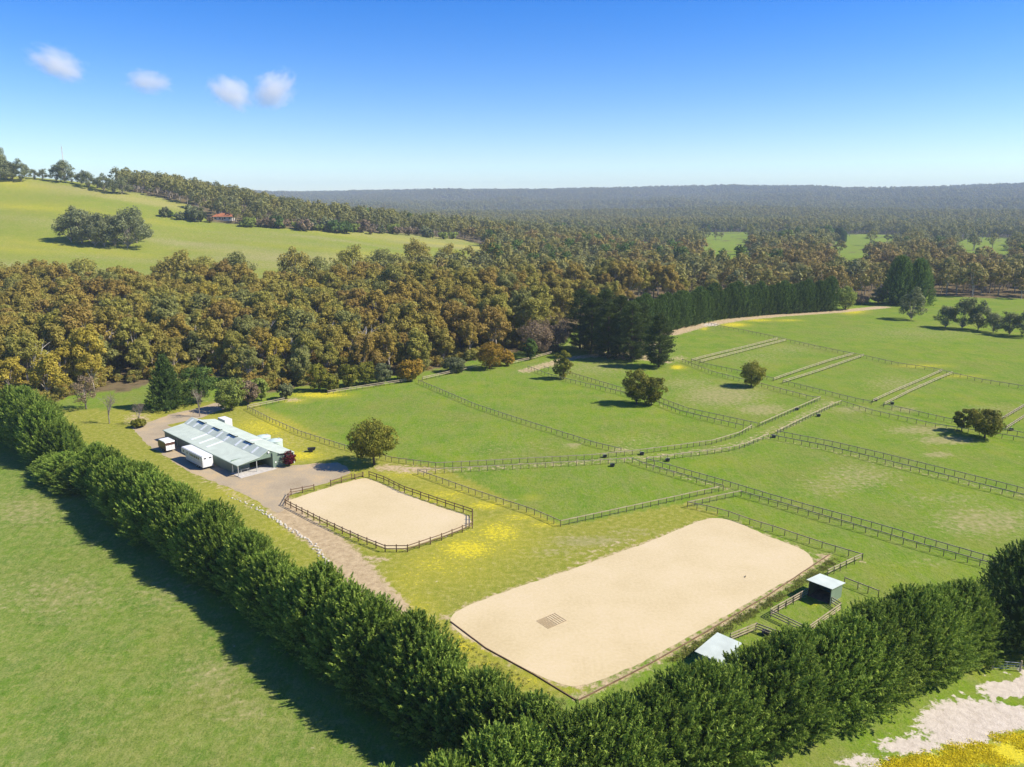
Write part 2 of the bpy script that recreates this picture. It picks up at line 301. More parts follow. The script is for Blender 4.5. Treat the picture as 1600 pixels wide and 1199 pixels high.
def build_ground():
    na, nr = 620, 500
    ang = np.linspace(R(-62), R(62), na)
    t = np.linspace(0, 1, nr); rad = 25 * (9000 / 25) ** (t ** 1.25) * 1.0
    rad[:60] = np.linspace(25, rad[60], 60)
    A, RR = np.meshgrid(ang, rad); X = RR * np.sin(A); Y = RR * np.cos(A)
    Z = terrain(X, Y)
    far = sstep(3000, 4200, RR)
    fo = is_forest(X, Y)
    Z = Z + far * fo * ((fbm(X, Y, 60, 31) - .5) * 10 + 5)
    V = np.stack([X, Y, Z], -1).reshape(-1, 3)
    i = np.arange((nr - 1) * na).reshape(nr - 1, na)[:, :-1].ravel()
    F = np.stack([i, i + 1, i + na + 1, i + na], -1)
    # a plain apron behind and beside the drone
    n0 = len(V)
    me = mesh_np('ground', V, F, (), smooth=True)
    x = X.ravel(); y = Y.ravel(); near = (np.hypot(x, y) < 520)
    fl = np.where(near, ell(x, y, FLOWER), 0); dr = np.where(near, ell(x, y, DRY), 0); di = np.where(near, ell(x, y, DIRT), 0); pa = np.where(near, ell(x, y, PALE), 0)
    for pts, w, s in TRACKS:
        d = dpoly(x, y, G(pts)); di = np.maximum(di, s * np.clip(1.5 - d / w, 0, 1))
    pal = ell(x, y, LANEGREEN); pa = np.where(pal > .2, 0, pa)
    big = G(BIG_ARENA); sm = G(SMALL_ARENA)
    for P in (big, sm):
        d = dpoly(x, y, P, True); di = np.maximum(di, .75 * np.clip(1.4 - d / 1.0, 0, 1))
    hf = is_hill_field(x, y)
    floor = np.clip(fo.ravel() * 1.0, 0, 1)
    lawn = np.zeros(len(x))                                   # olive mown / grazed grass round the yard and between the arenas
    lp = G([(180, 640), (385, 622), (540, 700), (690, 730), (880, 822), (1075, 785), (1130, 805), (700, 965), (900, 1085), (700, 1120), (470, 960), (330, 860), (200, 740), (60, 640)])
    lawn = np.where(inpoly(x, y, lp), 1.0, np.where(hf, .25 + .5 * fbm(x * .5, y * 2.0, 60, 53), 0.0))
    dry_hill = np.where(hf, np.clip(fbm(x * .5, y * 2.2, 90, 41) * 2.4 - .85, 0, 1) * .8, 0)
    fl = np.maximum(fl, np.where(hf, np.clip(fbm(x * .4, y * 1.6, 70, 47) * 2.6 - 1.35, 0, 1) * .7, 0))
    dr = np.maximum(dr, dry_hill)
    leftf = np.where(inpoly(x, y, G([(-800, 700), (0, 700), (230, 870), (640, 1199), (800, 1300), (200, 2500), (-3000, 2500)])), 1.0, 0.0)
    for nm, a in (('flower', fl), ('dry', dr), ('dirt', di), ('pale', pa), ('floor', floor), ('lawn', lawn), ('leftf', leftf)):
        at = me.attributes.new(nm, 'FLOAT', 'POINT'); at.data.foreach_set('value', np.asarray(a, np.float32))
    o = link('ground', me); tag(o, kind='structure')
    # ---- material
    m = bpy.data.materials.new('pasture'); m.use_nodes = True; nt = m.node_tree; n = nt.nodes; L = nt.links; b = n['Principled BSDF']
    b.inputs['Roughness'].default_value = 1.0; b.inputs['Specular IOR Level'].default_value = 0.0
    geo = n.new('ShaderNodeNewGeometry')
    def noise(s, d=4, rough=.6, strx=None):
        t = n.new('ShaderNodeTexNoise'); t.inputs['Scale'].default_value = s; t.inputs['Detail'].default_value = d; t.inputs['Roughness'].default_value = rough
        if strx:
            mp = n.new('ShaderNodeMapping'); mp.inputs['Scale'].default_value = strx; mp.inputs['Rotation'].default_value = (0, 0, .5); L.new(geo.outputs['Position'], mp.inputs[0]); L.new(mp.outputs[0], t.inputs['Vector'])
        else: L.new(geo.outputs['Position'], t.inputs['Vector'])
        return t.outputs['Fac']
    def attr(nm):
        t = n.new('ShaderNodeAttribute'); t.attribute_name = nm; return t.outputs['Fac']
    def ramp(f, stops):
        r = n.new('ShaderNodeValToRGB'); e = r.color_ramp.elements
        while len(e) < len(stops): e.new(.5)
        for k, (p, c) in enumerate(stops): e[k].position = p; e[k].color = (*c, 1)
        L.new(f, r.inputs[0]); return r.outputs[0]
    def mth(op, a, c):
        t = n.new('ShaderNodeMath'); t.operation = op
        for k, q in ((0, a), (1, c)):
            if isinstance(q, (int, float)): t.inputs[k].default_value = q
            else: L.new(q, t.inputs[k])
        return t.outputs[0]
    def mix(f, a, c, mode='MIX'):
        t = n.new('ShaderNodeMix'); t.data_type = 'RGBA'; t.blend_type = mode
        for k, q in ((0, f), (6, a), (7, c)):
            if isinstance(q, (int, float)): t.inputs[k].default_value = q
            elif isinstance(q, tuple): t.inputs[k].default_value = (*q, 1)
            else: L.new(q, t.inputs[k])
        return t.outputs[2]
    def thr(a, nz, lo, hi, amp=1.5):                                   # patch mask broken up by noise
        s = mth('ADD', a, mth('MULTIPLY', mth('SUBTRACT', nz, .5), amp))
        r = n.new('ShaderNodeMapRange'); r.interpolation_type = 'SMOOTHSTEP'; r.inputs[1].default_value = lo; r.inputs[2].default_value = hi; L.new(s, r.inputs[0]); return r.outputs[0]
    big_n, mid_n, fine_n, tiny = noise(.018, 3), noise(.11, 4), noise(.9, 5, .7), noise(4.5, 3, .7)
    streak = noise(.5, 4, .65, (1, .28, 1))
    green = ramp(mid_n, [(.3, (.090, .190, .008)), (.5, (.148, .235, .012)), (.70, (.215, .250, .024))])
    green = mix(attr('leftf'), green, ramp(mid_n, [(.3, (.074, .160, .016)), (.55, (.128, .205, .024)), (.75, (.190, .230, .040))]))
    green = mix(ramp(big_n, [(.35, (0, 0, 0)), (.7, (.6, .6, .6))]), green, (.135, .205, .030))
    green = mix(mth('MULTIPLY', ramp(streak, [(.42, (0, 0, 0)), (.68, (1, 1, 1))]), .5), green, (.215, .225, .075))
    patch = noise(.045, 5, .7)
    green = mix(mth('MULTIPLY', ramp(patch, [(.48, (0, 0, 0)), (.66, (1, 1, 1))]), .55), green, ramp(fine_n, [(.3, (.135, .165, .022)), (.7, (.26, .235, .075))]))
    strand = noise(2.4, 5, .75, (1, .35, 1))
    green = mix(mth('MULTIPLY', ramp(strand, [(.50, (0, 0, 0)), (.68, (1, 1, 1))]), .55), green, (.27, .27, .085))
    green = mix(mth('MULTIPLY', ramp(strand, [(.33, (1, 1, 1)), (.46, (0, 0, 0))]), .5), green, (.055, .105, .010))
    dn = noise(.55, 6, .8)
    green = mix(mth('MULTIPLY', mth('MULTIPLY', ramp(dn, [(.46, (0, 0, 0)), (.60, (1, 1, 1))]), attr('leftf')), .6), green, ramp(strand, [(.35, (.17, .20, .04)), (.65, (.34, .32, .12))]))
    green = mix(mth('MULTIPLY', ramp(dn, [(.52, (0, 0, 0)), (.66, (1, 1, 1))]), .4), green, (.24, .25, .055))
    lawn_c = ramp(fine_n, [(.3, (.17, .20, .025)), (.5, (.27, .255, .042)), (.72, (.42, .36, .10))])
    green = mix(mth('MULTIPLY', attr('lawn'), .85), green, lawn_c)
    green = mix(ramp(tiny, [(.28, (.75, .75, .75)), (.52, (0, 0, 0))]), green, (.045, .095, .012))
    green = mix(mth('MULTIPLY', ramp(fine_n, [(.5, (0, 0, 0)), (.8, (1, 1, 1))]), .45), green, (.22, .24, .07))
    dryc = ramp(fine_n, [(.3, (.19, .19, .06)), (.7, (.36, .31, .15))])
    c = mix(mth('MULTIPLY', thr(attr('dry'), fine_n, .12, .95, 2.4), .85), green, dryc)
    flc = ramp(tiny, [(.3, (.34, .31, .03)), (.6, (.66, .54, .03))])
    c = mix(mth('MULTIPLY', mth('MINIMUM', attr('flower'), 1.0), .62), c, (.40, .35, .035))
    spk = noise(1.5, 4, .75)
    c = mix(mth('MULTIPLY', thr(attr('flower'), spk, .68, 1.0, 3.6), .85), c, flc)
    dirtc = ramp(fine_n, [(.3, (.30, .22, .125)), (.7, (.50, .39, .235))])
    c = mix(thr(attr('dirt'), fine_n, .45, 1.0, 2.2), c, dirtc)
    pc = ramp(fine_n, [(.3, (.40, .34, .27)), (.7, (.58, .51, .42))])
    c = mix(thr(attr('pale'), fine_n, .45, .75, 2.6), c, pc)
    floorc = ramp(noise(.25, 5, .65), [(.3, (.075, .065, .030)), (.55, (.17, .125, .070)), (.75, (.11, .12, .035))])
    # on the far hills, too far off to tell trees apart, the floor carries canopy colour
    canopy = ramp(noise(.035, 6, .75), [(.3, (.055, .058, .038)), (.5, (.10, .094, .054)), (.7, (.16, .138, .076))])
    dist = n.new('ShaderNodeVectorMath'); dist.operation = 'LENGTH'; L.new(geo.outputs['Position'], dist.inputs[0])
    fr = n.new('ShaderNodeMapRange'); fr.inputs[1].default_value = 600; fr.inputs[2].default_value = 1500; L.new(dist.outputs['Value'], fr.inputs[0])
    c = mix(attr('floor'), c, mix(fr.outputs[0], floorc, canopy))
    L.new(c, b.inputs['Base Color'])
    bp = n.new('ShaderNodeBump'); bp.inputs['Strength'].default_value = .55; bp.inputs['Distance'].default_value = .25
    L.new(mth('ADD', mth('MULTIPLY', tiny, .5), fine_n), bp.inputs['Height']); L.new(bp.outputs[0], b.inputs['Normal'])
    me.materials.append(m)
    return o, m
ground, pasture = build_ground()
# land behind the drone, so the ground goes on all round
mb = MB(); ringp = [(24 * math.sin(a), 24 * math.cos(a)) for a in np.linspace(R(-62), R(62), 60)]
outer = [(900 * math.sin(a), 900 * math.cos(a)) for a in np.linspace(R(62), R(298), 40)]
mb.quad(*[(p[0], p[1], -.004) for p in ringp + outer]); back = mb.build('ground', pasture); tag(back, kind='structure')

# ------------------------------------------------------------------ sand arenas, gravel drive
def smooth_closed(P, k=6):
    P = [np.array(p) for p in P]; out = []; n = len(P)
    for i in range(n):
        a, b, c, d = P[i - 1], P[i], P[(i + 1) % n], P[(i + 2) % n]
        for j in range(k):
            t = j / k
            out.append(.5 * ((2 * b) + (c - a) * t + (2 * a - 5 * b + 4 * c - d) * t * t + (3 * b - a - 3 * c + d) * t ** 3))
    return out
def ragged(P, amp, sc_=1.3, step=.5):
    out = []; n = len(P); s = 0
    for i in range(n):
        a = np.array(P[i]); b = np.array(P[(i + 1) % n]); L = np.linalg.norm(b - a); k = max(1, int(L / step))
        nm = np.array([-(b - a)[1], (b - a)[0]]) / max(L, 1e-6)
        for j in range(k):
            q = a + (b - a) * j / k; out.append(tuple(q + nm * (fbm(q[0], q[1], sc_, 3) - .5) * 2 * amp))
    return out
def sheet(name, P, z, m):
    bm = bmesh.new(); vs = [bm.verts.new((p[0], p[1], z)) for p in P]; f = bm.faces.new(vs); bmesh.ops.triangulate(bm, faces=[f])
    bmesh.ops.recalc_face_normals(bm, faces=bm.faces[:])
    for f in bm.faces:
        if f.normal.z < 0: f.normal_flip()
    me = bpy.data.meshes.new(name); bm.to_mesh(me); bm.free(); me.materials.append(m)
    return tag(link(name, me), kind='structure')
def ground_mat(name, stops, s1, s2, bump=.3):
    m = bpy.data.materials.new(name); m.use_nodes = True; nt = m.node_tree; n = nt.nodes; L = nt.links; b = n['Principled BSDF']
    b.inputs['Roughness'].default_value = .95; b.inputs['Specular IOR Level'].default_value = .1
    g = n.new('ShaderNodeNewGeometry'); a = n.new('ShaderNodeTexNoise'); a.inputs['Scale'].default_value = s1; a.inputs['Detail'].default_value = 6; a.inputs['Roughness'].default_value = .6
    c = n.new('ShaderNodeTexNoise'); c.inputs['Scale'].default_value = s2; c.inputs['Detail'].default_value = 4
    for t in (a, c): L.new(g.outputs['Position'], t.inputs['Vector'])
    ad = n.new('ShaderNodeMix'); ad.data_type = 'FLOAT'; ad.inputs[0].default_value = .4; L.new(a.outputs['Fac'], ad.inputs[2]); L.new(c.outputs['Fac'], ad.inputs[3])
    r = n.new('ShaderNodeValToRGB'); e = r.color_ramp.elements
    while len(e) < len(stops): e.new(.5)
    for k, (p, q) in enumerate(stops): e[k].position = p; e[k].color = (*q, 1)
    L.new(ad.outputs[0], r.inputs[0]); L.new(r.outputs[0], b.inputs['Base Color'])
    bp = n.new('ShaderNodeBump'); bp.inputs['Strength'].default_value = bump; bp.inputs['Distance'].default_value = .06
    L.new(c.outputs['Fac'], bp.inputs['Height']); L.new(bp.outputs[0], b.inputs['Normal'])
    return m
sand = ground_mat('arena_sand', [(.35, (.47, .375, .21)), (.5, (.525, .425, .25)), (.68, (.565, .46, .295))], .09, 2.2)
sheet('arena_sand', ragged(smooth_closed(G(BIG_ARENA)), .22), .012, sand)
sheet('arena_sand', ragged(smooth_closed(G(SMALL_ARENA), 3), .15), .012, sand)
gravel = ground_mat('gravel', [(.33, (.28, .22, .14)), (.5, (.35, .285, .19)), (.66, (.48, .345, .18))], .16, 3.0, .5)
yard = [(205, 668), (250, 654), (262, 648), (300, 640), (345, 627), (372, 616), (380, 621), (352, 638), (318, 652), (262, 664), (300, 690), (375, 735), (462, 727), (530, 722), (548, 738), (520, 752), (478, 764),
        (446, 778), (438, 800), (424, 797), (380, 772), (330, 752), (280, 727), (238, 700)]
sheet('gravel_yard', ragged(G(yard), .7, 2.5), .006, gravel)

# ------------------------------------------------------------------ trees: generators
def leaves(C, N, size, asp=.42, jit=.7, up=0.0, r=rng):
    """rhombic leaf sprays: centres C, outward directions N -> verts, quads"""
    n = len(C); N = N + r.normal(0, jit, (n, 3)); N[:, 2] += up; N /= np.linalg.norm(N, axis=1, keepdims=True) + 1e-9
    T = r.normal(0, 1, (n, 3)); T -= (T * N).sum(1, keepdims=True) * N; T /= np.linalg.norm(T, axis=1, keepdims=True) + 1e-9
    B = np.cross(N, T); s = size * r.uniform(.6, 1.35, (n, 1))
    V = np.stack([C - T * s, C - B * s * asp + T * s * .15, C + T * s, C + B * s * asp + T * s * .15], 1).reshape(-1, 3)
    return V, np.arange(4 * n).reshape(n, 4)
def sprays(C, D, size, asp=.3, r=rng, O=None):
    """pointed sprays whose long axis follows D"""
    n = len(C); D = D / (np.linalg.norm(D, axis=1, keepdims=True) + 1e-9)
    S = r.normal(0, 1, (n, 3)) if O is None else np.cross(D, O + r.normal(0, .45, (n, 3)))
    S -= (S * D).sum(1, keepdims=True) * D; S /= np.linalg.norm(S, axis=1, keepdims=True) + 1e-9
    s = size * r.uniform(.6, 1.4, (n, 1))
    V = np.stack([C - D * s * .7, C - S * s * asp, C + D * s, C + S * s * asp], 1).reshape(-1, 3)
    return V, np.arange(4 * n).reshape(n, 4)
def ball(n, r=rng):
    v = r.normal(0, 1, (n, 3)); v /= np.linalg.norm(v, axis=1, keepdims=True); return v

def gum_proto(seed, Ht=15, spread=4.2, nl=11, per=150, lsize=.36, leafm='gum', fork=.42, flat=.8, lean=.06, barkm='gumbark', low=False):
    r = np.random.default_rng(seed); tb = MB(); rr = random.Random(seed)
    lean_v = Vector((rr.uniform(-1, 1), rr.uniform(-1, 1), 0)) * lean * Ht
    base = Vector((0, 0, -.3)); f = Vector((0, 0, Ht * fork)) + lean_v * .5
    tb.tube([base, Vector((lean_v.x * .2, lean_v.y * .2, Ht * fork * .5)), f], [.030 * Ht * .75, .019 * Ht, .014 * Ht], 6)
    Vs = []; Fs = []; Sh = []; k = 0; clumps = []
    for i in range(nl):
        a = 2 * math.pi * (i * .382 + rr.random() * .2); t = (i + .5) / nl
        rad = spread * (1.0 - .75 * t ** 1.6) * rr.uniform(.65, 1.1) * (1 if i else .2); z = Ht * (fork + .16 + (1 - fork - .22) * t ** .8) + rr.uniform(-.5, .5)
        e = Vector((math.cos(a) * rad, math.sin(a) * rad, z)) + lean_v
        if not low or i % 3 == 0:
            mid = f.lerp(e, .5) + Vector((rr.uniform(-.4, .4), rr.uniform(-.4, .4), rr.uniform(-.6, .4)))
            tb.tube([f.lerp(base, .1 * rr.random()), mid, e], [.011 * Ht, .007 * Ht, .003 * Ht], 4 if low else 5, False)
        cr = spread * rr.uniform(.30, .46)
        clumps.append((np.array(e), cr))
        if not low:
            for q in range(2):
                o = ball(1, r)[0] * cr * rr.uniform(.8, 1.3); o[2] *= flat
                clumps.append((np.array(e) + o, cr * rr.uniform(.5, .75)))
    for c, cr in clumps:
        m = max(8, int(per * (cr / (spread * .38)) ** 2))
        d = ball(m, r); rad = cr * r.uniform(.35, 1.0, (m, 1)) ** .5; P = d * rad; P[:, 2] *= flat
        keep = (P[:, 2] > -cr * flat * .75) | (r.random(m) < .5); P = P[keep]; d = d[keep]
        v, q = leaves(c + P, d, lsize, .45, .38, .4, r)
        Vs.append(v); Fs.append(q + k); k += len(v)
        Sh.append(np.repeat(np.clip(.45 + .3 * r.normal(0, 1, len(P)) * .6 + r.normal(0, .12), 0, 1), 4))
    V = np.concatenate(Vs); F = np.concatenate(Fs); S = np.concatenate(Sh)
    return dict(trunk=tb.mesh('trunk', M[barkm], True), crown=mesh_np('crown', V, F, (M[leafm],), S), V=V, F=F, S=S, tb=tb)

def round_proto(seed, Ht=9, rad=4.5, base=1.6, ncl=80, per=70, lsize=.26, leafm='wattle', egg=1.0, barkm='bark', trunks=1, fill=True):
    """dense rounded broadleaf crown of many clumps"""
    r = np.random.default_rng(seed); tb = MB(); rr = random.Random(seed)
    ch = (Ht - base) / 2; c0 = np.array([0, 0, base + ch]); Vs = []; Fs = []; Sh = []; k = 0
    lob = [(ball(1, r)[0], rr.uniform(.0, .34)) for _ in range(7)]
    for t in range(trunks):
        off = Vector((rr.uniform(-1, 1), rr.uniform(-1, 1), 0)) * rad * .3 * (trunks > 1)
        tb.tube([off + Vector((0, 0, -.3)), off + Vector((.1, .05, base)), off * 1.4 + Vector((.1, .1, base + ch))], [.05 * rad + .05, .04 * rad + .03, .02 * rad], 7)
        for i in range(7):
            a = rr.random() * 6.28; tb.tube([off + Vector((.1, .05, base * .9)), off + Vector((math.cos(a) * rad * .6, math.sin(a) * rad * .6, base + ch * rr.uniform(.5, 1.5)))], [.02 * rad, .008 * rad], 4, False)
    for i in range(ncl):
        d = ball(1, r)[0]; s = 1 + sum(w * max(0, float(d @ q)) ** 3 for q, w in lob) - .12
        inner = fill and i % 4 == 0
        R_ = (r.uniform(.35, .7) if inner else r.uniform(.82, 1.02)) * s
        c = c0 + d * np.array([rad, rad, ch * egg]) * R_ * .86; c[2] = max(c[2], base * .75 + .2)
        cr = rad * r.uniform(.17, .30); q = ball(per, r); P = q * cr * r.uniform(.4, 1, (per, 1)) ** .5; P[:, 2] *= .75
        v, f = leaves(c + P, q * .7 + d * .5, lsize, .5, .6, .15, r); Vs.append(v); Fs.append(f + k); k += len(v)
        Sh.append(np.repeat(np.clip(.42 + r.normal(0, .18, per) + r.normal(0, .14), 0, 1), 4))
    return dict(trunk=tb.mesh('trunk', M[barkm], True), crown=mesh_np('crown', np.concatenate(Vs), np.concatenate(Fs), (M[leafm],), np.concatenate(Sh)))

def cypress_proto(seed, Ht=10.5, rad=4.2, ncl=750, per=16, lsize=.34, leafm='cypress', prof=None, base=.3, droop=.45, asp=.24, fat=1.0):
    """conifer of feathery upswept branch plumes over a dark inside"""
    r = np.random.default_rng(seed); tb = MB(); Vs = []; Fs = []; Sh = []; k = 0
    tb.tube([(0, 0, -.3), (0, 0, Ht * .5), (0, 0, Ht * .93)], [.035 * Ht, .02 * Ht, .004 * Ht], 7)
    prof = prof or (lambda t: (1 - t ** 2.6) ** .62 * (.80 + .2 * min(1, t / .25)))
    ph = r.random(6) * 6.28
    for i in range(ncl):
        t = ((i + r.random()) / ncl) ** .92; a = i * 2.39996 + r.normal(0, .25)
        wob = 1 + .10 * math.sin(3 * a + ph[0] + 5 * t) + .08 * math.sin(5 * a + ph[1] - 9 * t) + r.normal(0, .055)
        depth = r.choice([1.0, .93, .80, .62], p=[.46, .28, .17, .09])
        Rr = rad * prof(t) * wob * depth
        z = base + t * (Ht - base) + r.normal(0, .12)
        o = np.array([math.cos(a), math.sin(a), 0.0]); ax = o * (1 - .55 * t) + np.array([0, 0, droop + .9 * t])
        ax /= np.linalg.norm(ax); c = o * Rr + np.array([0, 0, z])
        L = rad * r.uniform(.15, .27) * (1.15 - .35 * t) * fat
        s = r.uniform(-.6, 1, (per, 1)); wid = .30 * (1.1 - s) * .8
        P = c + ax * s * L + r.normal(0, 1, (per, 3)) * wid * L * (.62 if fat == 1 else .5)
        D = ax + r.normal(0, .48, (per, 3)) + (P - c - ax * s * L) * 1.4 / L
        v, f = sprays(P, D, lsize, asp, r, (P - c - ax * s * L) / L * 2.2 + o * .8 + np.array([0, 0, .5])); Vs.append(v); Fs.append(f + k); k += len(v)
        tone = .30 + r.normal(0, .10) + (.15 if depth > .9 else -.1)  # young growth colour, with lit tips and shaded deep plumes painted in
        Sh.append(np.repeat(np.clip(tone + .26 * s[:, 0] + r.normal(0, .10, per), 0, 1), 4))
    # inner mass of foliage, its darkest tone painting the shade in the gaps
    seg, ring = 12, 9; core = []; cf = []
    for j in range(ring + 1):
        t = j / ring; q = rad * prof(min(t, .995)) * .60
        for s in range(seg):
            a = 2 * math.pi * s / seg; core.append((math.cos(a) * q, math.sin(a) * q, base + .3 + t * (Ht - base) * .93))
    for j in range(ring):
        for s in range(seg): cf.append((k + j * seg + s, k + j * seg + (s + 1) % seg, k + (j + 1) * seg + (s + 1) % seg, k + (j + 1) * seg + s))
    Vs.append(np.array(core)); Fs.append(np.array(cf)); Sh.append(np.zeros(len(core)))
    return dict(trunk=tb.mesh('trunk', M['bark'], True), crown=mesh_np('crown', np.concatenate(Vs), np.concatenate(Fs), (M[leafm],), np.concatenate(Sh)))

def pine_proto(seed, Ht=20, rad=5.0, base=1.4, tiers=30, leafm='pine'):
    r = np.random.default_rng(seed); tb = MB(); Vs = []; Fs = []; Sh = []; k = 0
    tb.tube([(0, 0, -.3), (0, 0, Ht * .5), (.2, .1, Ht * .95)], [.022 * Ht, .014 * Ht, .003 * Ht], 7)
    for i in range(tiers):
        t = i / (tiers - 1); z = base + t * (Ht - base); q = rad * (.55 + .45 * min(1, t / .22)) * (1 - t ** 2.2) ** .75 + .5
        for j in range(int(6 + 3 * (1 - t))):
            a = r.random() * 6.283; ln = q * r.uniform(.6, 1.12); zz = z + r.normal(0, .4)
            d = np.array([math.cos(a), math.sin(a), .12 + .3 * t]); e = d * ln + np.array([0, 0, zz])
            if j % 2 == 0: tb.tube([(0, 0, zz), tuple(e)], [.07, .025], 3, False)
            for w in (.55, .8, 1.0):
                c = d * ln * w + np.array([0, 0, zz + .15]); m = 40; P = c + r.normal(0, 1, (m, 3)) * np.array([.75, .75, .34]) * (.6 + .1 * rad / 5)
                v, f = sprays(P, d + np.array([0, 0, .4]) + r.normal(0, .6, (m, 3)), .34, .26, r); Vs.append(v); Fs.append(f + k); k += len(v)
                Sh.append(np.repeat(np.clip(.35 + .15 * w + r.normal(0, .15, m), 0, 1), 4))
    return dict(trunk=tb.mesh('trunk', M['bark'], True), crown=mesh_np('crown', np.concatenate(Vs), np.concatenate(Fs), (M[leafm],), np.concatenate(Sh)))

def bare_proto(seed, Ht=8, leafm=None, levels=4, spread=.62):
    rr = random.Random(seed); tb = MB(); tips = []
    def grow(p, d, L, rad, lv):
        e = p + d * L; tb.tube([p, p.lerp(e, .5) + Vector((rr.uniform(-1, 1), rr.uniform(-1, 1), 0)) * L * .05, e], [rad, rad * .8, rad * .6], 5 if lv < 2 else 3, False)
        if lv >= levels: tips.append(e); return
        for i in range((3 if levels > 3 else 2) if lv else 5):
            nd = (d + Vector((rr.uniform(-1, 1), rr.uniform(-1, 1), rr.uniform(-.1, .6))) * (spread if lv else .55)).normalized()
            grow(p.lerp(e, rr.uniform(.6, 1)), nd, L * rr.uniform(.62, .82), rad * .55, lv + 1)
    grow(Vector((0, 0, -.2)), Vector((0, 0, 1)), Ht * .34, .018 * Ht, 0)
    r = np.random.default_rng(seed); C = np.repeat(np.array(tips), 3, 0) + r.normal(0, .25, (len(tips) * 3, 3))
    V, F = sprays(C, ball(len(C), r) + np.array([0, 0, .5]), .2, .12, r)
    return dict(trunk=tb.mesh('trunk', M['greybark']), crown=mesh_np('crown', V, F, (M[leafm or 'brownleaf'],), r.uniform(.3, .8, len(V))))

def plant(name, p, loc, label, cat='tree', group=None, s=1.0, rz=None, tint=None, sz=None):
    t = thing(name, label, cat, (float(loc[0]), float(loc[1]), float(loc[2]) if len(loc) > 2 else 0.0), random.random() * 6.283 if rz is None else rz, group, (s, s, s * (sz or 1)))
    c = link('crown', p['crown'], t); link('trunk', p['trunk'], t)
    if tint is not None: c['tint'] = float(tint)
    return t

# ------------------------------------------------------------------ gum woodland
GUMS = [gum_proto(100 + i, Ht=h, spread=s, nl=n, fork=fk, flat=fl, per=pe) for i, (h, s, n, fk, fl, pe) in enumerate(
    [(15, 4.2, 13, .30, .85, 190), (17, 4.6, 14, .36, .80, 190), (13, 4.2, 12, .24, .90, 190), (16, 3.9, 13, .34, .9, 180), (14, 4.8, 14, .26, .8, 180), (12, 3.8, 12, .2, .95, 200)])]
GUMLABEL = ['rust-brown gum tree with a thin pale trunk in the bush', 'amber-brown gum tree with a bronze crown in the bush', 'tan-olive gum tree with drooping leaf clumps in the bush',
            'olive-green gum tree with domed leaf clumps in the bush', 'grey-green gum tree with an airy crown in the bush', 'yellow-flushed gum tree with a bright crown in the bush']
pts = []
g = 9.2
for ix in range(-62, 50):
    for iy in range(20, 52):
        x = (ix + rng.uniform(.08, .92)) * g; y = (iy + rng.uniform(.08, .92)) * g
        pts.append((x, y))
pts = np.array(pts); u, v = proj(pts[:, 0], pts[:, 1], 0)
vis = (u > -70) & (u < 1670) & is_forest(pts[:, 0], pts[:, 1]) & (pts[:, 1] < 470)
# keep the cypress row, pine group and garden clearings free
CYP = G([(1030, 524), (1046, 518), (1120, 502), (1200, 494), (1306, 487)])
vis &= dpoly(pts[:, 0], pts[:, 1], CYP) > 9
vis &= ~((u > 880) & (u < 1060) & (v > 500)); vis &= ~((u > 185) & (u < 300) & (v > 596))
pts = pts[vis]
order = np.argsort(np.hypot(pts[:, 0], pts[:, 1])); pts = pts[order]
hue = fbm(pts[:, 0], pts[:, 1], 38, 61) * 1.3 - .15 + rng.normal(0, .22, len(pts))
hue = np.clip(hue, 0, .999)
N_IND = 290
for i in range(min(N_IND, len(pts))):
    x, y = pts[i]; k = int(round(hue[i] * 5)); p = GUMS[rng.integers(0, len(GUMS))]
    s = rng.uniform(.85, 1.45) * (.82 if i < 40 else 1)
    plant('gum_tree', p, (x, y, float(terrain(x, y))), GUMLABEL[k], 'tree', 'gum trees of the bush behind the paddocks', s, tint=k / 5)

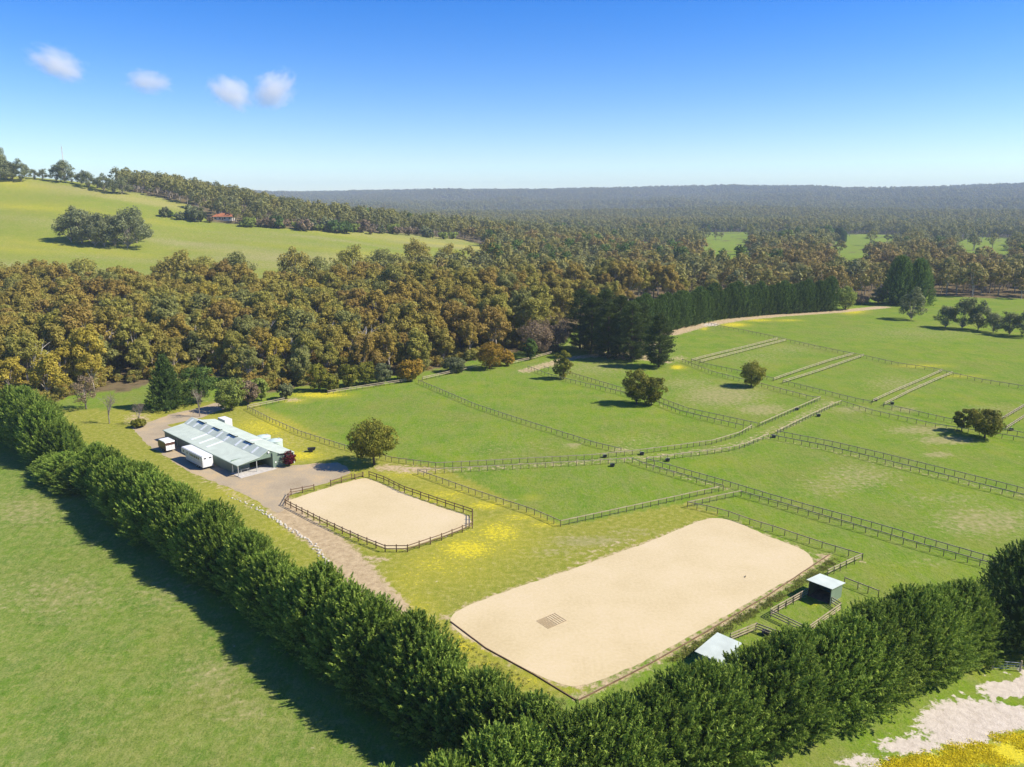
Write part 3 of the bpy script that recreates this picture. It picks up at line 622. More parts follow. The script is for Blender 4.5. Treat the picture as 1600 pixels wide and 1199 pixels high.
def scatter(name, P, protos, label, tints, scales, cat=None):
    """one uncountable stand of trees: a point cloud whose points carry instances"""
    coll = bpy.data.collections.new(name + '_kinds')
    for j, p in enumerate(protos):
        V = np.concatenate([p['V'], np.array(p['tb'].V, float).reshape(-1, 3)])
        F = [tuple(f) for f in p['F']] + [tuple(np.array(f) + len(p['V'])) for f in p['tb'].F]
        me = mesh_np('tree', V, F, (M[p.get('m', 'gumfar')], M['gumbark']), np.concatenate([p['S'], np.full(len(p['tb'].V), .5)]), midx=[0] * len(p['F']) + [1] * len(p['tb'].F))
        o = bpy.data.objects.new('tree', me); coll.objects.link(o)
    me = bpy.data.meshes.new(name); me.vertices.add(len(P)); me.vertices.foreach_set('co', np.asarray(P, np.float32).ravel())
    for nm, a in (('tint', tints), ('sc', scales)):
        at = me.attributes.new(nm, 'FLOAT', 'POINT'); at.data.foreach_set('value', np.asarray(a, np.float32))
    o = tag(link(name, me), label, cat, kind='stuff')
    ng = bpy.data.node_groups.new(name, 'GeometryNodeTree')
    ng.interface.new_socket('Geometry', in_out='INPUT', socket_type='NodeSocketGeometry'); ng.interface.new_socket('Geometry', in_out='OUTPUT', socket_type='NodeSocketGeometry')
    n = ng.nodes; L = ng.links; gi = n.new('NodeGroupInput'); go = n.new('NodeGroupOutput')
    ip = n.new('GeometryNodeInstanceOnPoints'); ci = n.new('GeometryNodeCollectionInfo'); ci.inputs['Collection'].default_value = coll; ci.inputs['Separate Children'].default_value = True
    L.new(gi.outputs[0], ip.inputs['Points']); L.new(ci.outputs[0], ip.inputs['Instance']); ip.inputs['Pick Instance'].default_value = True
    ri = n.new('FunctionNodeRandomValue'); ri.data_type = 'INT'; ri.inputs[4].default_value = 0; ri.inputs[5].default_value = len(protos) - 1; L.new(ri.outputs[2], ip.inputs['Instance Index'])
    rr = n.new('FunctionNodeRandomValue'); rr.data_type = 'FLOAT_VECTOR'; rr.inputs[0].default_value = (-.06, -.06, 0); rr.inputs[1].default_value = (.06, .06, 6.283); rr.inputs['Seed'].default_value = 5
    L.new(rr.outputs[0], ip.inputs['Rotation'])
    na = n.new('GeometryNodeInputNamedAttribute'); na.data_type = 'FLOAT'; na.inputs[0].default_value = 'sc'; L.new(na.outputs[0], ip.inputs['Scale'])
    L.new(ip.outputs[0], go.inputs[0])
    md = o.modifiers.new('trees', 'NODES'); md.node_group = ng
    return o
def with_z(P): return np.column_stack([P, terrain(P[:, 0], P[:, 1]) - .2])
for p in GUMS: p['m'] = 'gum'
rest = pts[N_IND:]; rh = hue[N_IND:]
scatter('gum_woodland', with_z(rest), GUMS, 'dense olive and bronze gum woodland deep behind the front bush trees', rh, rng.uniform(.9, 1.5, len(rest)))
FARG = [gum_proto(300 + i, Ht=h, spread=s, nl=10, per=32, lsize=.85, fork=.25, flat=.8, low=True) for i, (h, s) in enumerate([(14, 4.6), (16, 5.2), (12, 4.6), (15, 5.6)])]
for p in FARG: p['m'] = 'gumfar'
def ringpts(y0, y1, g, thin=1.0):
    nx = int(2 * y1 * .78 / g); ny = int((y1 - y0) / g)
    X = (np.arange(nx)[:, None] - nx / 2 + rng.uniform(0, 1, (nx, ny))) * g; Y = y0 + (np.arange(ny)[None, :] + rng.uniform(0, 1, (nx, ny))) * g
    X = X.ravel(); Y = Y.ravel(); k = (np.abs(X) < Y * .72 + 30) & (rng.random(len(X)) < thin); X = X[k]; Y = Y[k]
    k = is_forest(X, Y); return np.column_stack([X[k], Y[k]])
P1 = ringpts(470, 1500, 11.5, .93); P2 = ringpts(1500, 3000, 13); P3 = ringpts(3000, 6600, 24)
PF = np.concatenate([P1, P2, P3])
hf = np.clip(fbm(PF[:, 0], PF[:, 1], 130, 71) * 1.2 - .1 + rng.normal(0, .22, len(PF)), 0, 1)
hf = np.where((PF[:, 1] > 900) | ((PF[:, 0] < -60) & (PF[:, 1] > 620)), .42 + hf * .45, hf)
sf = rng.uniform(.8, 1.45, len(PF)) * np.where(PF[:, 1] > 3000, 1.7, np.where(PF[:, 1] > 1500, 1.2, 1.0))
scatter('distant_forest', with_z(PF), FARG, 'brown-green gum forest covering the valley and the distant hills', hf, sf)

UND = []
for j in range(4):
    p = gum_proto(880 + j, 3.6, 2.2, nl=7, per=70, lsize=.26, fork=.08, flat=.9); p['m'] = 'gum'; UND.append(p)
up_ = rng.uniform((-200, 190), (140, 330), (9000, 2)); u, v = proj(up_[:, 0], up_[:, 1], 0)
up_ = up_[is_forest(up_[:, 0], up_[:, 1]) & (u > -60) & (u < 900) & (fbm(up_[:, 0], up_[:, 1], 14, 3) > .42)][:2400]
scatter('bush_undergrowth', with_z(up_), UND, 'low brown-green scrub under the gums of the bush', rng.uniform(0, .9, len(up_)), rng.uniform(.5, 1.25, len(up_)))

DC = []
for j, (h_, r_) in enumerate(((17, 5.0), (20, 6.5), (14, 6.0))):
    p = gum_proto(890 + j, h_, r_, nl=12, per=40, lsize=.9, fork=.05, flat=1.0, low=True); p['m'] = 'darkcyp'; DC.append(p)
dk = np.column_stack([rng.uniform(-.25, .70, 900), rng.uniform(560, 1900, 900)]); dk[:, 0] *= dk[:, 1]
dk = dk[is_forest(dk[:, 0], dk[:, 1]) & (fbm(dk[:, 0], dk[:, 1], 160, 91) > .56)]
scatter('distant_conifers', with_z(dk), DC, 'dark evergreen trees scattered in drifts through the valley forest', rng.random(len(dk)), rng.uniform(.8, 1.3, len(dk)))

# ------------------------------------------------------------------ planted rows, pines, paddock trees
def row(n, a, b): return [np.array(a) + (np.array(b) - np.array(a)) * (i + .5) / n for i in range(n)]
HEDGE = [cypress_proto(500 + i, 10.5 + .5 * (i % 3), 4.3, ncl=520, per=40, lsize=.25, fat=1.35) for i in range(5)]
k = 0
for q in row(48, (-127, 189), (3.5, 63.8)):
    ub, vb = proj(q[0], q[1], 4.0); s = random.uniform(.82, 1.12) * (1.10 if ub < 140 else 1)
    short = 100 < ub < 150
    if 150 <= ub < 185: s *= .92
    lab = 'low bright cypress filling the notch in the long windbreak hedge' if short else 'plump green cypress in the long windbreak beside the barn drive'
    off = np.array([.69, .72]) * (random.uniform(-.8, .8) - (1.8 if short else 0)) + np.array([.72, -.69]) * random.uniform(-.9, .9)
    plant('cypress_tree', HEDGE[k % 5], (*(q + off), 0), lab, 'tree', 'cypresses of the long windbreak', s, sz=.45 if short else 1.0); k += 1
for i, q in enumerate(row(23, (-13, 53), (60.0, 91.0))):
    s = random.uniform(.92, 1.08)
    plant('cypress_tree', HEDGE[(i * 2 + 1) % 5], (*(q + rng.normal(0, .3, 2)), 0), 'plump green cypress in the short windbreak behind the horse shelters', 'tree', 'cypresses of the short windbreak', s)
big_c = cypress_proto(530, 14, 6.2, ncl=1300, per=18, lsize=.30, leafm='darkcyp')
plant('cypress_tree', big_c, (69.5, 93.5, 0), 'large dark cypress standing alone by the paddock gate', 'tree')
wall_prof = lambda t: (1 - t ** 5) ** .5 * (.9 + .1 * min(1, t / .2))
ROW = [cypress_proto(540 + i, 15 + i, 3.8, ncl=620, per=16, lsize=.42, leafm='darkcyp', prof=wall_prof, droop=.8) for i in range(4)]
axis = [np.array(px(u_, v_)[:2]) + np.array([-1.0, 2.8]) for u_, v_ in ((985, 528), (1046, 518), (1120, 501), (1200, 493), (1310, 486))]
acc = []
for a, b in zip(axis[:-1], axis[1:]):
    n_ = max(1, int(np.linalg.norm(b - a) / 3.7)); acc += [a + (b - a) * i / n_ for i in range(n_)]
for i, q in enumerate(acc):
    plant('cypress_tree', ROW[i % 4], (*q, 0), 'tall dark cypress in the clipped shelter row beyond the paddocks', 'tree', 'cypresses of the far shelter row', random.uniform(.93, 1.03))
PINES = [pine_proto(560 + i, h, r_) for i, (h, r_) in enumerate([(24, 6.8), (22, 6.3), (19, 5.4)])]
for i, (u_, v_, j, s) in enumerate([(906, 545, 0, .98), (924, 552, 1, 1.0), (944, 549, 0, 1.0), (950, 560, 1, .95), (968, 556, 0, .95), (986, 564, 1, .98), (1000, 560, 0, .86)]):
    plant('pine_tree', PINES[j], px(u_, v_), 'dark spreading pine in the clump at the end of the shelter row', 'tree', 'pines of the clump', s)
plant('pine_tree', PINES[2], px(1029, 574), 'dark pine with a bare lower trunk standing out from the clump', 'tree', None, .98)
BIGP = cypress_proto(570, 27, 8.5, ncl=1000, per=16, lsize=.6, leafm='darkcyp', prof=lambda t: (1 - t ** 2.4) ** .6 * .95 + .03)
plant('pine_tree', BIGP, px(1402, 476), 'taller of two huge dark pines behind the far paddock', 'tree', None, 1.02)
plant('pine_tree', BIGP, px(1431, 476), 'shorter of two huge dark pines behind the far paddock', 'tree', None, .96)
def pt(name, label, u_, v_, Ht, rad, leafm='wattle', seed=1, base=1.2, ncl=90, per=70, lsize=.26, egg=1.0, trunks=1, group=None, cat='tree', barkm='bark'):
    g_ = pxt(u_, v_)
    return plant(name, round_proto(seed, Ht, rad, base, ncl, per, lsize, leafm, egg, barkm, trunks), g_, label, cat, group)
pt('wattle_tree', 'broad golden-olive tree standing alone beside the riding arena', 585, 728, 10.8, 5.6, seed=601, base=2.0, ncl=130, per=90, lsize=.24)
pt('wattle_tree', 'slim upright olive tree on the fence below the pines', 881, 593, 9.6, 3.4, seed=602, base=.7, ncl=80)
pt('wattle_tree', 'wide two-lobed olive tree on the lane fence between the paddocks', 995, 632, 11.0, 4.8, seed=603, base=.6, ncl=100)
pt('wattle_tree', 'shorter olive tree grown into its wide neighbour on the lane fence', 1018, 634, 9.0, 3.8, seed=604, base=.5, ncl=80)
pt('wattle_tree', 'round amber-topped tree beside the lane of the tan paddock', 1174, 605, 8.6, 4.4, seed=605, base=1.0, ncl=90)
pt('wattle_tree', 'wide dome-shaped tree over bare soil beside the far lane', 1538, 685, 8.0, 4.6, seed=606, base=1.0, ncl=100)
pt('wattle_tree', 'small upright tree left of the dome-shaped tree by the far lane', 1503, 674, 5.8, 2.2, seed=607, base=.6, ncl=45)
OPEN = [gum_proto(620 + i, 14, 6.0, nl=17, per=150, lsize=.40, leafm='greengum', fork=.06, flat=.9) for i in range(3)]
for u_, v_, j, s, lab in ((1424, 500, 0, 1.0, 'lone grey-green gum on the open far pasture'), (1478, 512, 1, .72, 'small low gum at the start of the pasture clump'), (1502, 514, 2, 1.02, 'tallest gum of the clump on the far pasture'),
                          (1528, 516, 0, .85, 'leaning gum at the end of the pasture clump'), (1552, 520, 1, .62, 'thin young gum beside the pasture clump'), (1578, 524, 2, .72, 'bushy gum on the fence beyond the pasture'), (1604, 527, 1, .85, 'tall gum on the fence beyond the pasture')):
    plant('gum_tree', OPEN[j], px(u_, v_), lab, 'tree', 'gums on the far pasture', s)
pt('willow_tree', 'bright spring-green willow at the end of the shelter row', 1321, 484, 13.5, 6.4, 'spring', 630, .8, 90, 60, .4)
pt('shrub', 'low grey-brown shrub beside the bright willow', 1345, 476, 5.5, 5.0, 'brownleaf', 631, .3, 50, 50, .4, cat='shrub')
pt('shrub', 'olive shrub at the foot of the two huge pines', 1372, 474, 9, 5.0, 'greengum', 632, .3, 60, 50, .4, cat='shrub')
# edge of the bush
for a in (('orange_shrub', 'orange-flowered wattle shrub on the bush fence', 641, 595, 7.0, 4.6, 'orange', 640), ('wattle_tree', 'large golden wattle bulging over the paddock fence', 765, 577, 10.5, 5.0, 'orange', 641), ('wattle_tree', 'small golden wattle beside the large one on the fence', 791, 572, 6.5, 2.9, 'orange', 642),
          ('deciduous_tree', 'wide rust-brown tree at the bush corner', 838, 556, 14.0, 7.0, 'brownleaf', 643), ('deciduous_tree', 'wide pinkish-brown tree beside the pine clump', 868, 548, 14.5, 7.0, 'brownleaf', 644), ('shrub', 'dark conical shrub before the rust-brown tree', 829, 562, 8.5, 3.0, 'darkcyp', 645),
          ('wattle_tree', 'upright green wattle at the fence end of the bush', 498, 612, 9.5, 3.4, 'wattle', 646), ('wattle_tree', 'rounded green wattle on the bush fence', 516, 612, 6.0, 2.8, 'wattle', 647), ('wattle_tree', 'yellow-green wattle in the fence thicket', 545, 606, 8.5, 3.4, 'wattle', 648),
          ('wattle_tree', 'bright-topped wattle in the fence thicket', 571, 601, 8.0, 3.6, 'wattle', 649), ('wattle_tree', 'brown-olive wattle ending the fence thicket', 597, 600, 6.5, 3.6, 'greengum', 650), ('shrub', 'dark shrub behind the paddock fence corner', 447, 624, 5.0, 2.4, 'greengum', 651),
          ('shrub', 'dark low shrub under the golden wattle', 712, 582, 5.5, 4.0, 'greengum', 652), ('deciduous_tree', 'yellow-green budding tree by the barn drive', 362, 642, 9.2, 4.4, 'spring', 653), ('shrub', 'fresh green shrub beyond the budding tree', 408, 627, 7.5, 2.6, 'spring', 654),
          ('deciduous_tree', 'purple-brown leafless thicket between the green shrubs', 388, 632, 7.5, 3.6, 'brownleaf', 655), ('cypress_bush', 'dark broad conifer bush behind the bare tree', 312, 628, 12.0, 5.4, 'darkcyp', 656), ('shrub', 'olive shrub at the foot of the long windbreak', 218, 668, 2.2, 1.8, 'wattle', 657)):
    nm, lab, u_, v_, h_, r_, lm, sd = a
    pt(nm, lab, u_, v_, h_, r_, lm, sd, base=.4 if h_ < 9 else .8, ncl=70 if r_ < 4 else 110, per=60, lsize=.28, cat='shrub' if 'shrub' in nm or 'bush' in nm else 'tree')
plant('conifer_tree', cypress_proto(660, 15, 5.6, ncl=700, per=16, lsize=.4, leafm='darkcyp', prof=lambda t: (1 - t) ** .8 * .95 + .05), px(262, 638), 'dark pyramid conifer beside the drive behind the barn', 'tree')
for j, (u_, v_, h_, lab, lm) in enumerate([(171, 662, 9.5, 'leafless grey tree behind the long windbreak', None), (312, 651, 9.0, 'leafless grey tree beside the drive bend', None), (218, 664, 7.5, 'thin leafless sapling beside the drive', None)]):
    plant('bare_tree', bare_proto(670 + j, h_, lm), px(u_, v_), lab, 'tree', 'leafless trees round the drive')
pt('blossom_tree', 'pale cream-blossomed tree behind the long windbreak', 135, 640, 11, 4.2, 'brownleaf', 675, 1.5, 50, 40, .22, barkm='greybark')
WIDE = [gum_proto(710 + i, 15, 6.2, nl=15, per=120, lsize=.40, leafm='gum', fork=.22, flat=.75) for i in range(3)]
DEAD = []
M['deadwood'] = mat('bleached_wood', (.55, .50, .44), .85, .12, 2)
for j in range(3):
    p = bare_proto(730 + j, 18, None, 3, .95); p['trunk'].materials.clear(); p['trunk'].materials.append(M['deadwood']); DEAD.append(p)
for i, (u_, v_) in enumerate([(60, 590), (118, 565), (172, 560), (205, 540), (300, 545), (335, 532), (420, 540), (470, 560), (520, 545), (600, 540), (690, 530), (250, 530), (840, 470), (30, 540), (760, 510), (570, 555)]):
    q = px(u_, v_ + 22); plant('dead_gum', DEAD[i % 3], (q[0], q[1], float(terrain(q[0], q[1]))), 'bleached leafless gum standing among the living bush trees', 'tree', 'dead gums in the bush', random.uniform(.95, 1.25))
# hill trees
for i, (u_, v_, hp) in enumerate([(112, 379, 40), (128, 381, 44), (148, 385, 40), (163, 386, 38), (180, 384, 40), (199, 388, 52), (214, 380, 38), (140, 376, 38)]):
    g_ = pxt(u_, v_); plant('gum_tree', OPEN[i % 3], g_, 'grey-green gum in the lone grove on the hillside', 'tree', 'grove on the hillside', hp * np.linalg.norm(g_) / FPX / 14)
for i, (u_, v_, hp) in enumerate([(0, 282, 34), (10, 282, 26), (20, 283, 22), (33, 284, 24), (54, 280, 12), (66, 281, 13), (88, 284, 18), (101, 285, 27), (113, 286, 14), (128, 289, 16), (139, 293, 20), (152, 295, 14), (163, 299, 20), (178, 302, 18), (190, 304, 22)]):
    g_ = pxt(u_, v_); plant('gum_tree', OPEN[i % 3], g_, 'dark gum on the bare hill crest', 'tree', 'gums along the hill crest', hp * np.linalg.norm(g_) / FPX / 14)
for i, (u_, v_, hp) in enumerate([(552, 408, 24), (600, 404, 26), (655, 408, 24), (700, 398, 24), (505, 412, 22), (470, 418, 24), (380, 424, 22), (330, 428, 26), (270, 424, 30), (290, 428, 28), (150, 432, 22), (20, 430, 26)]):
    y_ = float(np.interp(u_, [0, 450, 600, 720], [420, 438, 498, 575])) + random.uniform(-6, 10); x_ = (u_ - 800) / FPX * (y_ + 8)
    plant('gum_tree', WIDE[i % 3], (x_, y_, float(terrain(x_, y_))), 'open-grown gum on the pasture edge below the hill', 'tree', 'gums along the foot of the hill', random.uniform(1.25, 1.7), tint=random.choice([.4, .6, .8]))
SHR = [round_proto(690 + j, 7, 4.5, .4, 34, 26, .8, lm) for j, lm in enumerate(['brownleaf', 'spring', 'greengum', 'darkcyp', 'brownleaf'])]
SHN = ['bare brown garden shrub below the hill homestead', 'fresh green garden shrub below the hill homestead', 'olive garden shrub below the hill homestead', 'dark evergreen garden shrub below the hill homestead', 'bare brown garden shrub below the hill homestead']
for i in range(34):
    u_ = 258 + i * 13.5 + random.uniform(-5, 5); v_ = np.interp(u_, [255, 330, 430, 520, 640, 720], [340, 349, 359, 364, 369, 376]) + random.uniform(-3, 1)
    if abs(u_ - 350) < 16: continue
    g_ = pxt(u_, v_); j = random.choice([0, 1, 2, 3, 4]); plant('garden_shrub', SHR[j], g_, SHN[j], 'shrub', 'garden shrubs below the hill homestead', random.uniform(.8, 1.9))
SPR = round_proto(699, 15, 8, 1, 40, 30, 1.0, 'spring')
for u_, s in ((908, 1.3), (926, 1.1), (952, 1.0)):
    x_ = (u_ - 800) / FPX * 1430; plant('deciduous_tree', SPR, (x_, 1430, float(terrain(x_, 1430))), 'bright green tree among the distant white farm buildings', 'tree', 'bright trees by the distant farm', s)
for i in range(9):
    u_ = 1268 + i * 5.2; yy = 1330 - i * 18; x_ = (u_ - 800) / FPX * yy
    plant('cypress_tree', ROW[i % 4], (x_, yy, float(terrain(x_, yy))), 'dark cypress in the clipped hedge across the valley', 'tree', 'clipped hedge across the valley', 1.15)

# ------------------------------------------------------------------ fences
POST = MB().tube([(0, 0, -.2), (0, 0, 1.30)], .065, 6).mesh('post', M['timber_post'])
POSTB = MB().box(-.08, .08, -.08, .08, -.2, 1.42).mesh('post', M['timber_brown'])
RAIL = MB().box(0, 1, -.03, .03, -.085, .085).mesh('rail', M['timber_rail'])
RAILB = MB().box(0, 1, -.03, .03, -.075, .075).mesh('rail', M['timber_brown'])
FENCE_NO = [0]
def fence(label, pts, heights=(1.2,), sp=1.95, brown=False, wire=True, group='post and rail fences', world=False):
    P = [np.array(p) for p in (pts if world else G(pts))]
    t = thing('post_and_rail_fence', label, 'fence', (P[0][0], P[0][1], 0), 0, group); o0 = P[0]
    nodes = []
    for a, b in zip(P[:-1], P[1:]):
        n_ = max(1, round(np.linalg.norm(b - a) / sp)); nodes += [a + (b - a) * i / n_ for i in range(n_)]
    nodes.append(P[-1]); wb = MB()
    for i, q in enumerate(nodes):
        o = link('post', POSTB if brown else POST, t, (q[0] - o0[0], q[1] - o0[1], 0), random.random() * .2)
        o.rotation_euler = (random.gauss(0, .012), random.gauss(0, .012), random.random()); 
        if brown: o.rotation_euler[2] = 0
    i = 0
    while i < len(nodes) - 1:
        j = min(i + 2, len(nodes) - 1)
        if j == i + 2:                                          # a rail does not bend: split at corners
            d1 = nodes[i + 1] - nodes[i]; d2 = nodes[j] - nodes[i + 1]
            if abs(d1[0] * d2[1] - d1[1] * d2[0]) > .05 * np.linalg.norm(d1) * np.linalg.norm(d2): j = i + 1
        a, b = nodes[i], nodes[j]; L = float(np.linalg.norm(b - a)); ang = math.atan2(b[1] - a[1], b[0] - a[0])
        off = np.array([-math.sin(ang), math.cos(ang)]) * -.11
        for h_ in heights:
            o = link('rail', RAILB if brown else RAIL, t, (a[0] + off[0] - o0[0], a[1] + off[1] - o0[1], h_ + random.gauss(0, .012)), ang, (L, 1, 1))
        if wire:
            for h_ in (.35, .75): wb.bar((a[0] - o0[0], a[1] - o0[1], h_), (b[0] - o0[0], b[1] - o0[1], h_), .022, .022)
        i = j
    if wire: wb.build('wire', M['wire'], t)
    return t
fence('fence between the barn lawn and the lush first paddock', [(387, 641), (426, 661), (471, 681), (530, 700), (612, 722), (681, 731)])
fence('long curving fence along the paddock side of the dirt track', [(681, 731), (760, 727), (850, 722), (925, 718), (1000, 710), (1054, 703), (1112, 695), (1155, 682), (1174, 671)])
fence('fence closing the tan paddock along the dirt track', [(1186, 668), (1235, 646), (1281, 626)])
fence('fence along the arena side of the dirt track', [(653, 742), (762, 736), (852, 731), (925, 727), (988, 723)])
fence('fence curving along the lower edge of the dirt track', [(1010, 723), (1054, 717), (1105, 711), (1139, 706), (1163, 700), (1184, 691), (1200, 685)])
fence('straight fence carrying the dirt track up to the crossroads', [(1214, 679), (1258, 657), (1300, 637), (1314, 632)])
fence('lower fence of the lane running past the dome-shaped tree', [(1314, 632), (1362, 647), (1403, 656), (1461, 669), (1530, 680), (1620, 694)], sp=2.4)
fence('upper fence of the lane between two white-railed lanes', [(1223, 600), (1300, 619), (1336, 628), (1361, 633)], sp=2.4)
fence('upper fence of the lane behind the dome-shaped tree', [(1380, 637), (1407, 643), (1450, 653), (1500, 664), (1589, 681), (1640, 692)], sp=2.4)
fence('lower fence of the lane bordering the tan paddock', [(1066, 566), (1112, 585), (1146, 594), (1190, 605), (1270, 626), (1281, 626)], sp=2.4)
fence('upper fence of the lane bordering the tan paddock', [(1080, 566), (1111, 575), (1160, 585), (1208, 596)], sp=2.4)
for lab, p in (('left rail of the pale lane nearest the pine clump', [(1080, 566), (1110, 558), (1160, 546), (1215, 532)]), ('right rail of the pale lane nearest the pine clump', [(1094, 568), (1130, 559), (1180, 546), (1228, 534)]),
               ('left rail of the pale lane by the amber-topped tree', [(1208, 596), (1260, 578), (1300, 565), (1333, 556)]), ('right rail of the pale lane by the amber-topped tree', [(1223, 600), (1280, 582), (1320, 568), (1349, 558)]),
               ('left rail of the pale lane between the upper pastures', [(1363, 630), (1400, 613), (1440, 596), (1471, 582)]), ('right rail of the pale lane between the upper pastures', [(1381, 635), (1420, 615), (1460, 597), (1487, 586)]),
               ('left rail of the pale lane right of the dome-shaped tree', [(1562, 660), (1600, 637), (1640, 612)]), ('right rail of the pale lane right of the dome-shaped tree', [(1571, 673), (1605, 651), (1650, 622)])):
    fence(lab, p, (1.2, .7), sp=2.6, wire=False)
fence('far boundary fence of the upper paddocks', [(1107, 508), (1131, 514), (1169, 521), (1215, 531), (1263, 542), (1300, 550), (1354, 561), (1403, 572), (1459, 580), (1489, 588), (1534, 598), (1620, 612)], sp=2.8)
fence('fence dividing the lush first paddock from the second', [(654, 599), (687, 613), (742, 637), (792, 654), (870, 679), (932, 699), (970, 708)])
fence('lower fence of the worn lane by the two-lobed tree', [(825, 577), (862, 591), (915, 604), (970, 617), (1030, 634), (1062, 647), (1105, 658), (1161, 671)], sp=2.2)
fence('upper fence of the worn lane by the two-lobed tree', [(850, 578), (894, 588), (970, 611), (1030, 627), (1075, 644), (1130, 656), (1184, 668)], sp=2.2)
fence('pale rail fence between the bush and the first paddock', [(387, 640), (445, 628)], (1.25, .75), wire=False)
fence('pale rail fence below the green wattle thicket', [(512, 617), (575, 607), (641, 597)], (1.25, .75), wire=False)
fence('pale rail fence below the golden wattle', [(660, 595), (700, 586), (737, 577), (790, 570)], (1.25, .75), wire=False)
fence('pale rail fence below the rust-brown tree', [(800, 570), (830, 563), (862, 554)], (1.25, .75), wire=False)
fence('flower-lined fence beside the riding arena lawn', [(653, 742), (722, 767), (775, 785), (835, 805), (876, 823)])
fence('lower fence of the small triangular paddock', [(876, 823), (940, 809), (1004, 795), (1041, 787), (1089, 776), (1123, 769)])
fence('near fence of the narrow lane beside the triangular paddock', [(988, 724), (1010, 732), (1075, 751), (1130, 767)])
fence('long straight fence running from the dirt track to the dark cypress', [(1010, 724), (1035, 731), (1129, 758), (1204, 781), (1270, 800), (1361, 825), (1462, 855), (1574, 888)])
fence('fence corner above the long riding arena', [(1074, 793), (1120, 783), (1158, 775)])
fence('lower fence of the long double fence line', [(1158, 776), (1215, 792), (1296, 817), (1352, 833), (1411, 851), (1474, 869), (1570, 896)])
fence('dark fence along the top end of the long riding arena', [(1074, 793), (1104, 799), (1138, 808), (1171, 820), (1207, 831), (1245, 844), (1284, 857), (1347, 876)])
fence('pale rail fence behind the upper horse shelter', [(1347, 876), (1322, 888), (1293, 902)], (1.2, .75), wire=False)
fence('short fence from the upper horse shelter to the windbreak', [(1319, 913), (1340, 921), (1372, 934)])
fence('upper fence of the double fence line across the right paddocks', [(1214, 680), (1300, 697), (1380, 716), (1460, 736), (1540, 756), (1640, 782)])
fence('lower fence of the double fence line across the right paddocks', [(1204, 686), (1290, 703), (1370, 723), (1450, 743), (1530, 764), (1640, 791)])
PEN = (1.25, .85, .45)
fence('outer rail of the upper shelter pen', [(1262, 932), (1204, 965)], PEN, 1.9, wire=False, group='shelter pen fences')
fence('dark cross rail of the upper shelter pen', [(1204, 965), (1260, 992)], PEN, 2.4, wire=False, group='shelter pen fences')
fence('windbreak side rail of the upper shelter pen', [(1260, 992), (1312, 955)], PEN, 1.6, wire=False, group='shelter pen fences')
fence('short return rail beside the upper horse shelter', [(1312, 955), (1298, 946)], PEN, 1.6, wire=False, group='shelter pen fences')
fence('arena side rail of the lower shelter pen', [(1140, 1003), (1181, 986)], PEN, 1.9, wire=False, group='shelter pen fences')
fence('dark cross rail of the lower shelter pen', [(1181, 986), (1239, 1008)], PEN, 2.4, wire=False, group='shelter pen fences')
fence('windbreak side rail of the lower shelter pen', [(1239, 1008), (1196, 1034)], PEN, 1.8, wire=False, group='shelter pen fences')
AR = dict(heights=(1.25, .7), sp=2.2, brown=True, wire=False, group='small arena fences')
fence('brown two-rail fence on the drive side of the small arena', [(446, 790), (500, 818), (560, 846), (602, 863)], **AR)
fence('brown two-rail fence across the cut corner of the small arena', [(602, 863), (637, 863)], **AR)
fence('brown rail fence on the lawn side of the small arena', [(637, 863), (690, 845), (738, 826)], **AR)
fence('brown two-rail fence at the blunt end of the small arena', [(738, 826), (738, 806)], **AR)
fence('brown two-rail fence on the paddock side of the small arena', [(738, 806), (670, 783), (632, 770), (600, 754), (577, 746)], **AR)
fence('brown rail fence on the barn side of the small arena', [(446, 790), (455, 774), (491, 767)], **AR)
fence('low brown rail fence beside the small arena gateway', [(517, 760), (550, 750)], **AR)

# arena kerbs of timber board
def kerb(label, pts):
    P = [np.array(p) for p in G(pts)]; t = thing('arena_kerb', label, 'edging', (*P[0], 0), 0, 'timber kerbs of the long arena')
    for a, b in zip(P[:-1], P[1:]):
        n_ = max(1, round(np.linalg.norm(b - a) / 3)); ang = math.atan2(*(b - a)[::-1])
        for i in range(n_):
            q = a + (b - a) * i / n_ - P[0]; L = np.linalg.norm(b - a) / n_
            o = link('board', KB, t, (q[0], q[1], random.uniform(-.01, .015)), ang + random.gauss(0, .006), (L - .02, 1, 1))
KB = MB().box(0, 1, -.06, .06, -.1, .15).mesh('board', M['timber_brown'])
kerb('timber kerb on the windbreak side of the long arena', [(704, 972), (760, 1014), (835, 1055), (902, 1096)])
kerb('timber kerb on the shelter side of the long arena', [(902, 1096), (1012, 1040), (1100, 990), (1200, 931), (1296, 867)])

# ------------------------------------------------------------------ barn
def metal(name, col, rough=.45, spec=.5):
    m = mat(name, col, rough, .06, .6, spec); nt = m.node_tree; n = nt.nodes
    tc = n.new('ShaderNodeTexCoord'); w = n.new('ShaderNodeTexWave'); w.bands_direction = 'Y'; w.inputs['Scale'].default_value = 1.6
    nt.links.new(tc.outputs['Object'], w.inputs[0]); b = n.new('ShaderNodeBump'); b.inputs['Strength'].default_value = .35; b.inputs['Distance'].default_value = .03
    nt.links.new(w.outputs['Fac'], b.inputs['Height']); nt.links.new(b.outputs[0], n['Principled BSDF'].inputs['Normal']); return m
M['roof'] = metal('pale_green_roof', (.49, .545, .45), .65, .2); M['wallgreen'] = metal('green_cladding', (.17, .235, .175), .55)
M['roofpale'] = metal('pale_steel_roof', (.50, .55, .49), .65, .2); M['skylight'] = mat('skylight', (.78, .80, .74), .3, .04, 1); M['dark'] = mat('vent_and_aisle_shade', (.03, .035, .03), .7, .1, 2)
M['white'] = mat('white_paint', (.74, .74, .72), .35, .05, 1.5, .5); M['steel'] = mat('galvanised_steel', (.5, .52, .5), .4, .08, 2, .5, .4); M['concrete'] = mat('concrete', (.47, .44, .40), .9, .1, 1.5)
